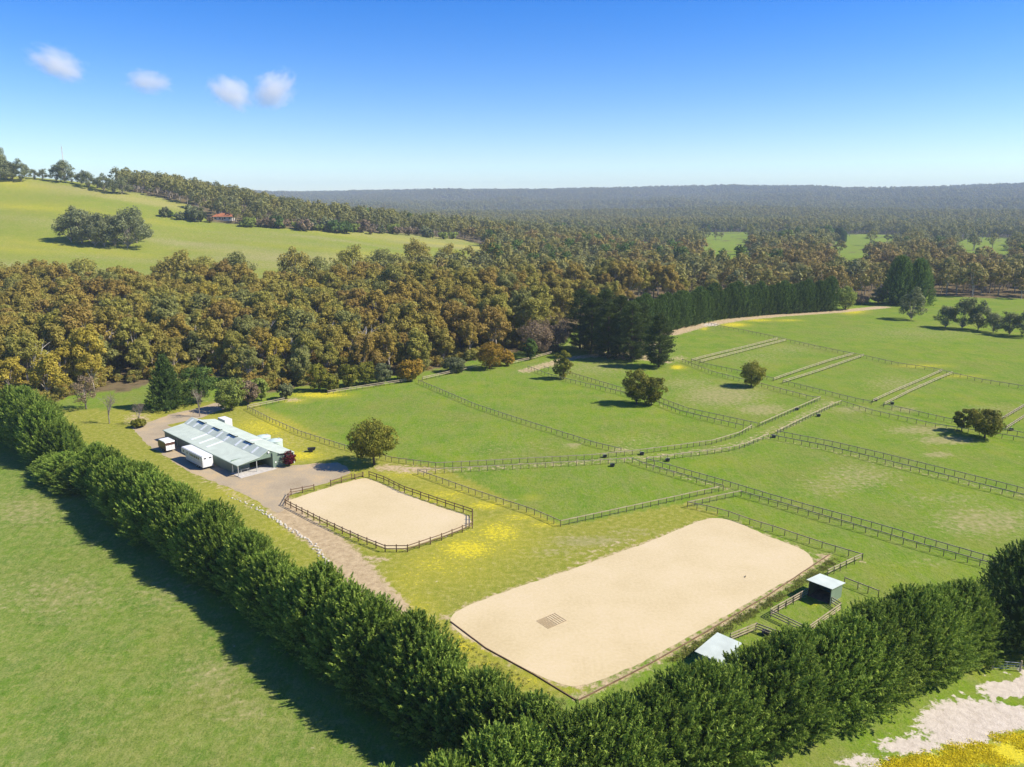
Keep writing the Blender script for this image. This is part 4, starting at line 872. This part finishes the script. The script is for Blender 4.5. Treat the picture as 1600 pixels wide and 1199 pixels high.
M['glass'] = mat('dark_glass', (.02, .022, .025), .12, .1, 1, .6); M['rubber'] = mat('black_rubber', (.022, .022, .022), .7, .1, 3); M['brownp'] = mat('maroon_paint', (.11, .055, .04), .35, .08, 1.5, .5)
M['blackp'] = mat('black_plastic', (.03, .032, .035), .5, .1, 2); M['tank'] = mat('pale_tank', (.50, .60, .54), .45, .06, 1); M['terracotta'] = mat('terracotta', (.36, .13, .06), .8, .15, .5); M['cream'] = mat('cream_wall', (.55, .5, .42), .8, .06, 1)
M['rock'] = mat('pale_rock', (.52, .48, .40), .9, .15, 1.5, bump=.4); M['soil'] = mat('bare_soil', (.20, .13, .085), .95, .2, 1.5)
FL = px(373, 744.7)[:2]; ZR = math.atan2(.72, .694)
barn = thing('stable_barn', 'long pale-green metal stable barn with skylight strips and open front bays', 'barn', (FL[0], FL[1], 0), ZR)
LEN = 38.5; PS = [(-.25, 2.55), (5.0, 3.25), (7.2, 4.45), (9.4, 3.25), (13.2, 2.75)]
def slab(s0, z0, s1, z1, t0, t1, th, name, m, parent=barn, lift=0):
    mb = MB(); a = [(s0, t0, z0 + lift), (s1, t0, z1 + lift), (s1, t1, z1 + lift), (s0, t1, z0 + lift)]; bt = [(p[0], p[1], p[2] - th) for p in a]
    mb.V = bt + a; mb.F = [(3, 2, 1, 0), (4, 5, 6, 7), (0, 1, 5, 4), (1, 2, 6, 5), (2, 3, 7, 6), (3, 0, 4, 7)]
    return mb.build(name, m, parent)
roofs = []
for i in range(4):
    (s0, z0), (s1, z1) = PS[i], PS[i + 1]; r_ = slab(s0, z0, s1, z1, -.35 if i < 3 else -1.0, LEN + .2, .07, 'roof', M['roof']); roofs.append(r_)
def on(i, s): (s0, z0), (s1, z1) = PS[i], PS[i + 1]; return z0 + (z1 - z0) * (s - s0) / (s1 - s0)
for k, t_ in enumerate([3.2, 7.2, 11.0, 16.5, 20.5, 24.8, 29.0, 33.0, 36.6]):
    slab(5.1, on(1, 5.1), 6.9, on(1, 6.9), t_, t_ + .75, .03, 'skylight', M['skylight'], roofs[1], .045)
    if k in (3, 4, 5): slab(.9, on(0, .9), 4.95, on(0, 4.95), t_, t_ + .75, .03, 'skylight', M['skylight'], roofs[0], .045)
slab(9.6, on(3, 9.6), 12.6, on(3, 12.6), 12.5, 13.1, .03, 'skylight', M['skylight'], roofs[3], .045)
for t_ in (6.3, 14.2, 22.2, 30.6):
    MB().box(6.95, 7.45, t_, t_ + 3.6, 4.30, 4.62).build('ridge_vent', M['dark'], barn); slab(6.85, 4.66, 7.55, 4.66, t_ - .1, t_ + 3.7, .05, 'vent_cap', M['roof'], barn)
for s0, z in ((-.30, 2.45), (13.2, 2.65)): MB().box(s0 - .1, s0 + .1, -.4, LEN + .2, z - .07, z + .07).build('gutter', M['wallgreen'], barn)
MB().box(-.05, .05, 2.4, LEN, 0, 2.5).build('wall', M['wallgreen'], barn); MB().box(12.95, 13.05, -.8, LEN, 0, 2.7).build('wall', M['wallgreen'], barn)
mb = MB(); mb.prism([(0, 0), (13, 0), (13, 2.68), (9.4, 3.17), (7.2, 4.36), (5.0, 3.17), (0, 2.47)], 0, .1); mb.V = [(v[0], LEN - v[2], v[1]) for v in mb.V]; mb.build('wall', M['wallgreen'], barn)
mb = MB(); mb.prism([(0, 2.36), (0, 2.47), (5.0, 3.17), (7.2, 4.36), (8.2, 3.80), (8.2, 2.62), (4.3, 2.62)], 0, .08); mb.V = [(v[0], -.2 + v[2], v[1]) for v in mb.V]; mb.build('gable', M['wallgreen'], barn)
mb = MB(); mb.prism([(8.0, 0), (12.95, 0), (12.95, 2.68), (9.4, 3.15), (8.0, 3.85)], 0, .1); mb.V = [(v[0], -.55 + v[2], v[1]) for v in mb.V]; mb.build('wall', M['wallgreen'], barn)
MB().box(0.05, 4.3, 3.2, 3.3, 0, 2.9).build('wall', M['wallgreen'], barn); MB().box(4.25, 4.35, 3.3, 20, 0, 3.0).build('wall', M['wallgreen'], barn); MB().box(8.0, 8.1, -.45, 20, 0, 3.2).build('wall', M['wallgreen'], barn)
MB().box(4.36, 7.99, 20, 20.1, 0, 3.2).build('wall', M['dark'], barn)  # aisle end coloured near-black to paint the unlit depth of the bay
MB().box(-.3, 8.3, -1.5, 3.2, -.1, .10).build('slab', M['concrete'], barn)
for s_, t_ in ((-.1, -.2), (4.25, -.2), (-.1, 2.4), (-.12, 12), (-.12, 21.5), (-.12, 31)): MB().box(s_ - .07, s_ + .07, t_ - .07, t_ + .07, .0, 2.5).build('post', M['steel'], barn)
MB().box(7.0, 7.4, -.45, -.2, 3.75, 4.05).box(7.15, 7.25, -.3, -.2, 3.5, 3.75).build('floodlight', M['white'], barn)
MB().box(8.5, 8.8, -.62, -.55, 1.1, 1.45).build('wall_box', M['white'], barn)
MB().box(13.06, 13.2, -.85, -.7, 0, 2.7).build('downpipe', M['skylight'], barn)
def BL(s, t, z=0): return (FL[0] + .694 * s - .72 * t, FL[1] + .72 * s + .694 * t, z)
plant('red_shrub', round_proto(701, 3.2, 1.6, .2, 60, 60, .13, 'redleaf'), BL(11.2, -1.9), 'dark red rounded shrub against the barn gable wall', 'shrub')
tb_ = thing('feed_table', 'pale table with feed bins in the open barn bay', 'table', BL(2.2, 1.6, .1), ZR); MB().box(-1, 1, -.4, .4, .7, .78).build('table_top', M['steel'], tb_)
for sx in (-.9, .9):
    for sy in (-.3, .3): MB().box(sx - .04, sx + .04, sy - .04, sy + .04, 0, .7).build('leg', M['steel'], tb_)

def wheel(parent, x, y, z=.38, r_=.38, w=.24):
    mb = MB().tube([(x - w / 2, y, z), (x + w / 2, y, z)], r_, 14); t = mb.build('wheel', M['rubber'], parent)
    MB().tube([(x - w / 2 - .02, y, z), (x + w / 2 + .02, y, z)], r_ * .55, 10).build('rim', M['steel'], t)
tr = thing('horse_trailer', 'long white gooseneck horse trailer with a row of dark windows beside the barn', 'trailer', BL(-2.4, 9.4), ZR)
mb = MB(); mb.prism([(0, .55), (8.6, .55), (8.9, 1.75), (10.9, 1.75), (11.0, 2.75), (10.8, 3.05), (.2, 3.05), (0, 2.9)], -1.2, 1.2); mb.V = [(v[2], v[0], v[1]) for v in mb.V]; mb.F = [tuple(reversed(f)) for f in mb.F]; mb.build('body', M['white'], tr)
MB().box(-1.05, 1.05, .1, 10.7, 3.05, 3.13).build('roof', M['white'], tr)
for k in range(6): MB().box(-1.23, -1.20, 1.7 + k * .92, 2.3 + k * .92, 2.05, 2.55).build('window', M['glass'], tr)
for y_ in (7.6, 9.6): MB().box(-1.23, -1.20, y_, y_ + .4, 2.1, 2.55).build('window', M['glass'], tr)
for x_ in (-.85, .35): MB().box(x_, x_ + .5, -.03, 0, 2.45, 2.72).build('window', M['glass'], tr)
MB().box(-1.05, 1.05, -.05, 0, .6, 2.2).build('ramp', M['white'], tr); MB().box(-1.24, -1.2, 6.5, 7.25, .65, 2.6).build('door', M['white'], tr)
MB().box(-1.22, -1.2, .1, 8.5, 1.5, 1.56).build('trim', M['steel'], tr); MB().box(-1.15, 1.15, .1, 8.5, .40, .55).build('chassis', M['blackp'], tr)
for y_ in (2.4, 3.3):
    for x_ in (-1.08, 1.08): wheel(tr, x_, y_)
MB().tube([(0, 9.9, 0), (0, 9.9, 1.8)], .08, 8).build('jack', M['steel'], tr)
fl_ = thing('horse_float', 'maroon horse float with white roof and white tailgate beside the barn', 'trailer', BL(-3.2, 27.6), ZR)
mb = MB(); mb.prism([(0, .5), (4.0, .5), (4.5, .9), (4.5, 1.7), (4.0, 2.45), (0, 2.45)], -1.1, 1.1); mb.V = [(v[2], v[0], v[1]) for v in mb.V]; mb.F = [tuple(reversed(f)) for f in mb.F]; mb.build('body', M['brownp'], fl_)
mb = MB(); mb.prism([(-.02, 2.45), (4.0, 2.45), (3.8, 2.68), (.15, 2.7)], -1.12, 1.12); mb.V = [(v[2], v[0], v[1]) for v in mb.V]; mb.F = [tuple(reversed(f)) for f in mb.F]; mb.build('roof', M['white'], fl_)
for x_ in (-1.04, -.33, .38): MB().box(x_, x_ + .66, -.05, 0, .55, 1.75).build('tailgate_panel', M['white'], fl_)
for y_ in (1.6, 2.4):
    for x_ in (-1.0, 1.0): wheel(fl_, x_, y_, .34, .34, .2)
MB().bar((-.6, 4.4, .55), (0, 5.6, .5), .09, .09).bar((.6, 4.4, .55), (0, 5.6, .5), .09, .09).build('drawbar', M['blackp'], fl_)
for s_, t_, lab in ((15.6, 12.0, 'pale round water tank behind the barn nearer the open bays'), (15.2, 17.0, 'pale round water tank behind the barn nearer the drive')):
    tk = thing('water_tank', lab, 'tank', BL(s_, t_), ZR, 'water tanks behind the barn')
    MB().tube([(0, 0, 0), (0, 0, 2.1)], 1.75, 28).build('shell', M['tank'], tk); MB().tube([(0, 0, 2.1), (0, 0, 2.35), (0, 0, 2.5)], [1.8, 1.0, .2], 28).build('lid', M['tank'], tk)
    MB().tube([(1.0, 0, 2.2), (1.0, 0, 2.45)], .3, 12).build('hatch', M['steel'], tk)
    for z_ in (.5, 1.0, 1.5): MB().tube([(0, 0, z_), (0, 0, z_ + .06)], 1.78, 28).build('band', M['steel'], tk)
cv = thing('storage_box_trailer', 'white box trailer parked behind the far end of the barn', 'trailer', BL(15.4, 35.5), ZR)
MB().box(-1, 1, 0, 4, .5, 2.7).build('body', M['white'], cv); MB().box(-.04, .04, -1.2, 0, .5, .6).build('drawbar', M['blackp'], cv); MB().box(-.9, .9, 3.98, 4.04, .6, 2.5).build('door', M['white'], cv)
for x_ in (-.98, .98): wheel(cv, x_, 2.0, .34, .34, .2)
qp = px(487, 706); q_ = thing('tub_trailer', 'small dark tub trailer left on the lawn beside the barn', 'trailer', (qp[0], qp[1], 0), .2)
mb = MB(); mb.V = [(-.7, -.45, .4), (.7, -.45, .4), (.7, .45, .4), (-.7, .45, .4), (-.95, -.6, .95), (.95, -.6, .95), (.95, .6, .95), (-.95, .6, .95), (-.85, -.52, .93), (.85, -.52, .93), (.85, .52, .93), (-.85, .52, .93), (-.62, -.38, .48), (.62, -.38, .48), (.62, .38, .48), (-.62, .38, .48)]
mb.F = [(3, 2, 1, 0), (0, 1, 5, 4), (1, 2, 6, 5), (2, 3, 7, 6), (3, 0, 4, 7), (4, 5, 9, 8), (5, 6, 10, 9), (6, 7, 11, 10), (7, 4, 8, 11), (8, 9, 13, 12), (9, 10, 14, 13), (10, 11, 15, 14), (11, 8, 12, 15), (12, 13, 14, 15)]
mb.build('tub', M['blackp'], q_)
for y_ in (-.6, .6): MB().tube([(0, y_ - .09, .3), (0, y_ + .09, .3)], .3, 14).build('wheel', M['rubber'], q_)
MB().bar((-.8, 0, .45), (-2.2, 0, .15), .07, .07).build('drawbar', M['steel'], q_)

# ------------------------------------------------------------------ horse shelters
def shelter(label, A, Bc, C, openface):
    """A, Bc: ground line of one end (left, far); C next corner; open side per flag"""
    A, Bc, C = (np.array(q, float) for q in (A, Bc, C)); ex = (Bc - A); w = np.linalg.norm(ex); ex /= w; ey = np.array([ex[1], -ex[0]]); d = abs(float((C - Bc) @ ey))
    t = thing('horse_shelter', label, 'shelter', (A[0], A[1], 0), math.atan2(ey[1], ey[0]), 'horse shelters')   # local x = ey, local y = ex
    wl = M['wallgreen']; hi, lo = (2.65, 2.25) if openface == 'y0' else (2.3, 2.6)
    def hz(y): return hi + (lo - hi) * y / w
    for x_ in (0, d):
        mb = MB(); mb.prism([(.1, 0), (w - .1, 0), (w - .1, hz(w) - .03), (.1, hz(0) - .03)], -.03, .03); mb.V = [(x_ + v[2], v[0], v[1]) for v in mb.V]; mb.build('side_wall', wl, t)
    yb = w - .13 if openface == 'y0' else .13
    MB().box(.04, d - .04, yb - .03, yb + .03, 0, hz(yb) - .03).build('back_wall', wl, t)
    mb = MB(); o_ = .28; a = [(-o_, -o_, hz(-o_)), (d + o_, -o_, hz(-o_)), (d + o_, w + o_, hz(w + o_)), (-o_, w + o_, hz(w + o_))]
    mb.V = a + [(q[0], q[1], q[2] + .08) for q in a]; mb.F = [(3, 2, 1, 0), (4, 5, 6, 7), (0, 1, 5, 4), (1, 2, 6, 5), (2, 3, 7, 6), (3, 0, 4, 7)]; mb.build('roof', M['roofpale'], t)
    yo = .15 if openface == 'y0' else w - .15
    for x_ in (.09, d - .09): MB().box(x_ - .06, x_ + .06, yo - .06, yo + .06, 0, hz(yo) - .02).build('post', M['timber_post'], t)
    MB().box(.05, d - .05, .2, w - .2, -.05, .02).build('floor', M['soil'], t)
    return t
shelter('upper horse shelter with its dark open front facing the grassy pen', (44.8, 106.0), (47.6, 108.5), (50.0, 106.0), 'y0')
shelter('lower horse shelter showing its pale roof above the windbreak', (23.7, 87.6), (27.2, 91.1), (29.2, 88.8), 'y1')

# ------------------------------------------------------------------ small things
TUB = MB(); n_ = 14; prof_ = [(.34, 0), (.42, .42), (.38, .42), (.30, .08), (0.01, .08)]
for r_, z_ in prof_: TUB.V += [(r_ * math.cos(6.283 * k / n_), r_ * math.sin(6.283 * k / n_), z_) for k in range(n_)]
for j in range(len(prof_) - 1): TUB.F += [(j * n_ + k, j * n_ + (k + 1) % n_, (j + 1) * n_ + (k + 1) % n_, (j + 1) * n_ + k) for k in range(n_)]
TUBM = TUB.mesh('shell', M['blackp']); HND = MB().tube([(-.42, 0, .4), (-.3, 0, .6), (.3, 0, .6), (.42, 0, .4)], .02, 5).mesh('handle', M['steel'])
for u_, v_, lab in ((945, 715, 'black feed tub at the track side of the second paddock fence'), (957, 729, 'black feed tub inside the triangular paddock'), (1003, 711, 'black feed tub just past the second paddock corner'), (1043, 721, 'black feed tub inside the fence right of the narrow lane'),
                    (1209, 684, 'black feed tub where the right paddock fence leaves the track'), (1279, 651, 'black feed tub by the fence below the crossroads'), (1245, 641, 'black feed tub on the fence of the tan paddock'), (1368, 627, 'black feed tub left of the pale upper lane'), (1394, 632, 'black feed tub right of the pale upper lane'), (1580, 673, 'black feed tub at the pale lane past the dome-shaped tree'), (1196, 992, 'black feed tub beside the lower shelter pen rail')):
    t = thing('feed_tub', lab, 'tub', px(u_, v_), random.random(), 'black feed tubs', 1.35); link('shell', TUBM, t); link('handle', HND, t)
# rock edging
STONES = []
for j in range(4):
    bm = bmesh.new(); bmesh.ops.create_icosphere(bm, subdivisions=1, radius=.34); r_ = random.Random(j)
    for v in bm.verts: v.co *= r_.uniform(.75, 1.2); v.co.z *= .7
    me = bpy.data.meshes.new('stone'); bm.to_mesh(me); bm.free(); me.materials.append(M['rock']); STONES.append(me)
line = [np.array(p) for p in G([(352, 774), (378, 784), (405, 797), (437, 817), (452, 827), (475, 840), (492, 854), (504, 868), (512, 887), (514, 893)])]
t = thing('rock_edging', 'curving row of pale rocks between the windbreak and the dirt path', 'rocks', (*line[0], 0)); wlen = 0
for i_, (a, b) in enumerate(zip(line[:-1], line[1:])):
    L = np.linalg.norm(b - a); n_ = int(L / (.55 if i_ < 2 else .34)); nm = np.array([-(b - a)[1], (b - a)[0]]) / L
    for k in range(n_):
        if i_ < 2 and random.random() < .35: continue
        q = a + (b - a) * (k + random.random()) / n_ + nm * random.gauss(0, .28) - line[0]
        o = link('stone', random.choice(STONES), t, (q[0], q[1], .04), random.random() * 6, random.uniform(.4, .95))
# drag harrow lying on the sand
hp = px(861, 971); M['rust'] = mat('rusty_iron', (.46, .34, .21), .9, .15, 3); hr = thing('drag_harrow', 'rusty drag harrow of bars and chain mesh lying on the arena sand', 'harrow', (hp[0], hp[1], .03), .66)
for k in range(5): MB().bar((.1 + .42 * k, -1.3, .02), (.1 + .42 * k, 1.3, .02), .06, .035).build('bar', M['rust'], hr)
for y_ in (-1.28, 0, 1.28): MB().bar((.0, y_, .045), (1.9, y_, .045), .05, .02).build('cross_bar', M['rust'], hr)
mb = MB()
for k in range(9):
    for j in range(5): mb.tube([(-.25 - j * .32 + .14 * math.cos(a), -1.2 + k * .3 + .14 * math.sin(a), .02) for a in np.linspace(0, 6.283, 7)], .022, 3, False)
mb.build('chain_mesh', M['rust'], hr)
dp = px(1165, 902); dbt = MB().tube([(-.25, 0, .06), (.05, .08, .1), (.3, .05, .07)], [.05, .1, .04], 6).build('clod', M['timber_post'], loc=(dp[0], dp[1], .02), rotz=.9); tag(dbt, 'small dark clod lying on the pale arena sand', 'clod')
# gate under the dark cypress
ga, gb = px(1552, 1046), px(1592, 1049); L = np.linalg.norm(gb - ga); gt = thing('field_gate', 'grey tubular field gate under the large dark cypress', 'gate', tuple(ga), math.atan2(gb[1] - ga[1], gb[0] - ga[0]))
for z_ in (.25, .55, .85, 1.2): MB().tube([(0, 0, z_), (L, 0, z_)], .03, 6).build('rail', M['steel'], gt)
for x_ in (0, L / 2, L): MB().tube([(x_, 0, .2), (x_, 0, 1.25)], .03, 6).build('upright', M['steel'], gt)
for x_ in (-.15, L + .15): MB().tube([(x_, 0, -.2), (x_, 0, 1.5)], .1, 8).build('post', M['timber_rail'], gt)
# gate of the small arena
ga, gb = px(493, 767), px(515, 761); L = np.linalg.norm(gb - ga)
# jump stands stacked at the arena corner
jp = px(561, 747); js = thing('jump_rack', 'brown timber jump rack at the gateway corner of the small arena', 'jump', tuple(jp), .75)
for x_ in (-1, 1): MB().box(x_ - .07, x_ + .07, -.07, .07, 0, 1.2).box(x_ - .07, x_ + .07, -.5, .5, 0, .1).build('stand', M['timber_brown'], js)
for z_ in (.35, .65, .95): MB().tube([(-1.3, .1, z_), (1.3, .1, z_)], .06, 6).build('pole', M['timber_brown'], js)
# radio mast
g_ = pxt(103, 285); hm = 44 * np.linalg.norm(g_) / FPX; ms = thing('radio_mast', 'thin white lattice radio mast on the hill crest', 'mast', tuple(g_))
for k in range(3):
    a = k * 2.094; MB().tube([(math.cos(a) * 1.0, math.sin(a) * 1.0, 0), (math.cos(a) * .25, math.sin(a) * .25, hm)], .17, 4).build('leg', M['white'], ms)
mb = MB()
for k in range(14):
    z0, z1 = hm * k / 14, hm * (k + 1) / 14; r0, r1 = 1 - .75 * k / 14, 1 - .75 * (k + 1) / 14
    for j in range(3): a, b = j * 2.094, (j + 1) * 2.094; mb.bar((math.cos(a) * r0, math.sin(a) * r0, z0), (math.cos(b) * r1, math.sin(b) * r1, z1), .09, .09)
mb.build('bracing', M['white'], ms); MB().tube([(0, 0, hm), (0, 0, hm + 3)], .12, 6).tube([(.4, 0, hm - 1.5), (.4, 0, hm + .8)], .22, 6).build('antenna', M['white'], ms)
# homestead on the hill
g_ = pxt(350, 344); hs = thing('homestead', 'homestead with terracotta hip roof among garden trees on the hill', 'house', (g_[0], g_[1], g_[2]), .1)
MB().box(-9, 9, -5, 5, -1, 3.2).build('wall', M['cream'], hs)
mb = MB(); mb.V = [(-10, -6, 3.1), (10, -6, 3.1), (10, 6, 3.1), (-10, 6, 3.1), (-5, 0, 6.4), (5, 0, 6.4)]; mb.F = [(3, 2, 1, 0), (0, 1, 5, 4), (1, 2, 5), (2, 3, 4, 5), (3, 0, 4)]; rf = mb.build('roof', M['terracotta'], hs)
MB().box(-4.2, -3, -.6, .6, 5, 8).build('chimney', M['cream'], rf)
for x_ in (-6.5, -2.5, 2, 6.5):
    w_ = MB().box(x_ - .8, x_ + .8, -5.06, -5, .9, 2.4).build('window', M['glass'], hs)
MB().box(-.5, .6, -5.06, -5, 0, 2.2).build('door', M['timber_brown'], hs)
for (u_, y_, w_, d_, h_, lab) in ((921, 1290, 9, 8, 7, 'tall white shed beside the bright trees of the distant farm'), (944, 1270, 22, 9, 4.5, 'long low white-roofed house of the distant farm'), (971, 1270, 12, 8, 6, 'small white building at the edge of the distant farm')):
    x_ = (u_ - 800) / FPX * y_; b_ = thing('farm_building', lab, 'building', (x_, y_, float(terrain(x_, y_))), .15)
    MB().box(-w_ / 2, w_ / 2, -d_ / 2, d_ / 2, -1, h_).build('wall', M['white'], b_)
    mb = MB(); e_ = .5; mb.prism([(-d_ / 2 - e_, h_), (d_ / 2 + e_, h_), (0, h_ + 2)], -w_ / 2 - e_, w_ / 2 + e_); mb.V = [(v[2], v[0], v[1]) for v in mb.V]; mb.build('roof', M['white'], b_)
    MB().box(-1.2, 1.2, -d_ / 2 - .06, -d_ / 2, 0, 2.6).build('door', M['glass'], b_)

# ------------------------------------------------------------------ weeds and flowers (ground cover)
def tuft(seed, n_, r_, h_, ls, asp=.3):
    r = np.random.default_rng(seed); C = r.normal(0, r_, (n_, 3)); C[:, 2] = np.abs(r.normal(h_ * .5, h_ * .3, n_))
    D = r.normal(0, .6, (n_, 3)); D[:, 2] = np.abs(D[:, 2]) + .5; V, F = sprays(C, D, ls, asp, r)
    return dict(V=V, F=F, S=np.repeat(np.clip(r.normal(.5, .2, n_), 0, 1), 4), tb=MB())
M['weed'] = foliage('weed_leaves', [(.13, .17, .035), (.24, .26, .06), (.42, .34, .13)], .35); M['yellowf'] = foliage('yellow_petals', [(.35, .33, .03), (.80, .68, .03), (.88, .78, .05)], .4); M['drygrass'] = foliage('grass_blades', [(.13, .23, .035), (.20, .29, .05), (.36, .36, .13)], .4)
def band(pts, w, n_):
    P = [np.array(p) for p in G(pts)]; L = [np.linalg.norm(b - a) for a, b in zip(P[:-1], P[1:])]; out = []
    for _ in range(n_):
        i = rng.choice(len(L), p=np.array(L) / sum(L)); a, b = P[i], P[i + 1]; nm = np.array([-(b - a)[1], (b - a)[0]]) / L[i]; out.append(a + (b - a) * rng.random() + nm * rng.uniform(*w))
    return np.array(out)
def tufts(name, label, P, protos, m, sc_=(.6, 1.4)):
    for p in protos: p['m'] = m
    return scatter(name, np.column_stack([P, np.zeros(len(P))]), protos, label, np.zeros(len(P)), rng.uniform(*sc_, len(P)), )
WEED = [tuft(800 + i, 36, .24, .16, .12) for i in range(3)]
tufts('weeds', 'rank green and tan weeds along the shelter side of the long arena', band([(1040, 1030), (1100, 993), (1200, 934), (1298, 872)], (-1.7, -.3), 340), WEED, 'weed')
tufts('verge_weeds', 'leafy weeds between the long windbreak and the arena kerb', np.concatenate([band([(690, 975), (760, 1022), (835, 1064), (895, 1098)], (-3.4, -.4), 260)]), WEED, 'weed', (.35, .8))
YEL = [tuft(810 + i, 26, .26, .10, .08, .6) for i in range(3)]
F1 = []
for cu, cv_, ru, rv, s in [f for f in FLOWER if f[4] > 1.1]:
    for _ in range(int(14 * ru * rv / 40)):
        a = random.random() * 6.283; q = math.sqrt(random.random()) * 1.15; p_ = px(cu + ru * q * math.cos(a), cv_ + rv * q * math.sin(a))[:2]
        if fbm(p_[0], p_[1], 3.0, 8) > .40 + .25 * q ** 3: F1.append(p_)
tufts('yellow_flowers', 'bright yellow flowers carpeting the ground beside the pale sandy clearing', np.array(F1), YEL, 'yellowf')
GR = [tuft(820 + i, 20, .34, .05, .10, .2) for i in range(3)]
lf = rng.uniform((-125, 55), (-10, 165), (26000, 2)); lf = lf[(lf @ np.array([.69, .72]) < 42) & (np.abs(lf[:, 0]) < lf[:, 1] * .70)]; lf = lf[rng.random(len(lf)) < .25 + .75 * fbm(lf[:, 0], lf[:, 1], 9, 5)]
tufts('pasture_grass', 'tufted green grass of the pasture beside the long windbreak', lf, GR, 'drygrass', (.5, 1.2))

# ------------------------------------------------------------------ clouds
cm = bpy.data.materials.new('cloud_vapour'); cm.use_nodes = True; n = cm.node_tree.nodes; L_ = cm.node_tree.links; n.remove(n['Principled BSDF'])
vol = n.new('ShaderNodeVolumePrincipled'); vol.inputs['Color'].default_value = (.97, .97, .97, 1); vol.inputs['Anisotropy'].default_value = .2
tc = n.new('ShaderNodeTexCoord'); no = n.new('ShaderNodeTexNoise'); no.inputs['Scale'].default_value = 2.6; no.inputs['Detail'].default_value = 7; no.inputs['Roughness'].default_value = .68
oi = n.new('ShaderNodeObjectInfo'); va = n.new('ShaderNodeVectorMath'); va.operation = 'ADD'; sc3 = n.new('ShaderNodeVectorMath'); sc3.operation = 'SCALE'; sc3.inputs[3].default_value = .004; L_.new(oi.outputs['Location'], sc3.inputs[0])
L_.new(tc.outputs['Object'], va.inputs[0]); L_.new(sc3.outputs[0], va.inputs[1]); L_.new(va.outputs[0], no.inputs['Vector'])
ln = n.new('ShaderNodeVectorMath'); ln.operation = 'LENGTH'; L_.new(tc.outputs['Object'], ln.inputs[0])
mr = n.new('ShaderNodeMapRange'); mr.inputs[1].default_value = .95; mr.inputs[2].default_value = .1; mr.inputs[3].default_value = -.30; mr.inputs[4].default_value = .38; L_.new(ln.outputs['Value'], mr.inputs[0])
ad = n.new('ShaderNodeMath'); ad.operation = 'ADD'; L_.new(no.outputs['Fac'], ad.inputs[0]); L_.new(mr.outputs[0], ad.inputs[1])
m2 = n.new('ShaderNodeMapRange'); m2.inputs[1].default_value = .46; m2.inputs[2].default_value = .85; m2.inputs[3].default_value = 0; m2.inputs[4].default_value = .014; L_.new(ad.outputs[0], m2.inputs[0])
L_.new(m2.outputs[0], vol.inputs['Density']); L_.new(vol.outputs[0], n['Material Output'].inputs['Volume'])
bm = bmesh.new(); bmesh.ops.create_icosphere(bm, subdivisions=3, radius=1); cme = bpy.data.meshes.new('cloud'); bm.to_mesh(cme); bm.free(); cme.materials.append(cm)
for u_, v_, wu, hv, tilt, lab in ((90, 100, 62, 32, .35, 'soft oval white cloud, the lowest-slung over the hill crest'), (232, 128, 52, 25, .1, 'small faint white cloud between two larger ones'), (362, 146, 52, 36, .5, 'white cloud with an upward hook beside its twin'), (428, 140, 55, 38, -.6, 'white cloud curling up at its right edge')):
    d = ray(u_, v_); d = d / np.linalg.norm(d); p = d * 5600 + np.array([0, 0, CH]); k = 5600 / FPX
    o = link('cloud', cme, None, tuple(p)); o.scale = (wu * k, hv * k, hv * k); o.rotation_euler = (0, tilt, 0); tag(o, lab, 'cloud', 'small fair-weather clouds')

# ------------------------------------------------------------------ haze: the air between here and the far hills
hz = MB().box(-9000, 9000, -1500, 9500, -20, 300).mesh('haze', None)
hm_ = bpy.data.materials.new('haze_air'); hm_.use_nodes = True; n = hm_.node_tree.nodes; n.remove(n['Principled BSDF'])
pv = n.new('ShaderNodeVolumePrincipled'); pv.inputs['Color'].default_value = (.64, .78, 1, 1); pv.inputs['Density'].default_value = .000095; pv.inputs['Anisotropy'].default_value = .0
hm_.node_tree.links.new(pv.outputs[0], n['Material Output'].inputs['Volume']); hz.materials.append(hm_)
ho = tag(link('haze', hz), kind='stuff')
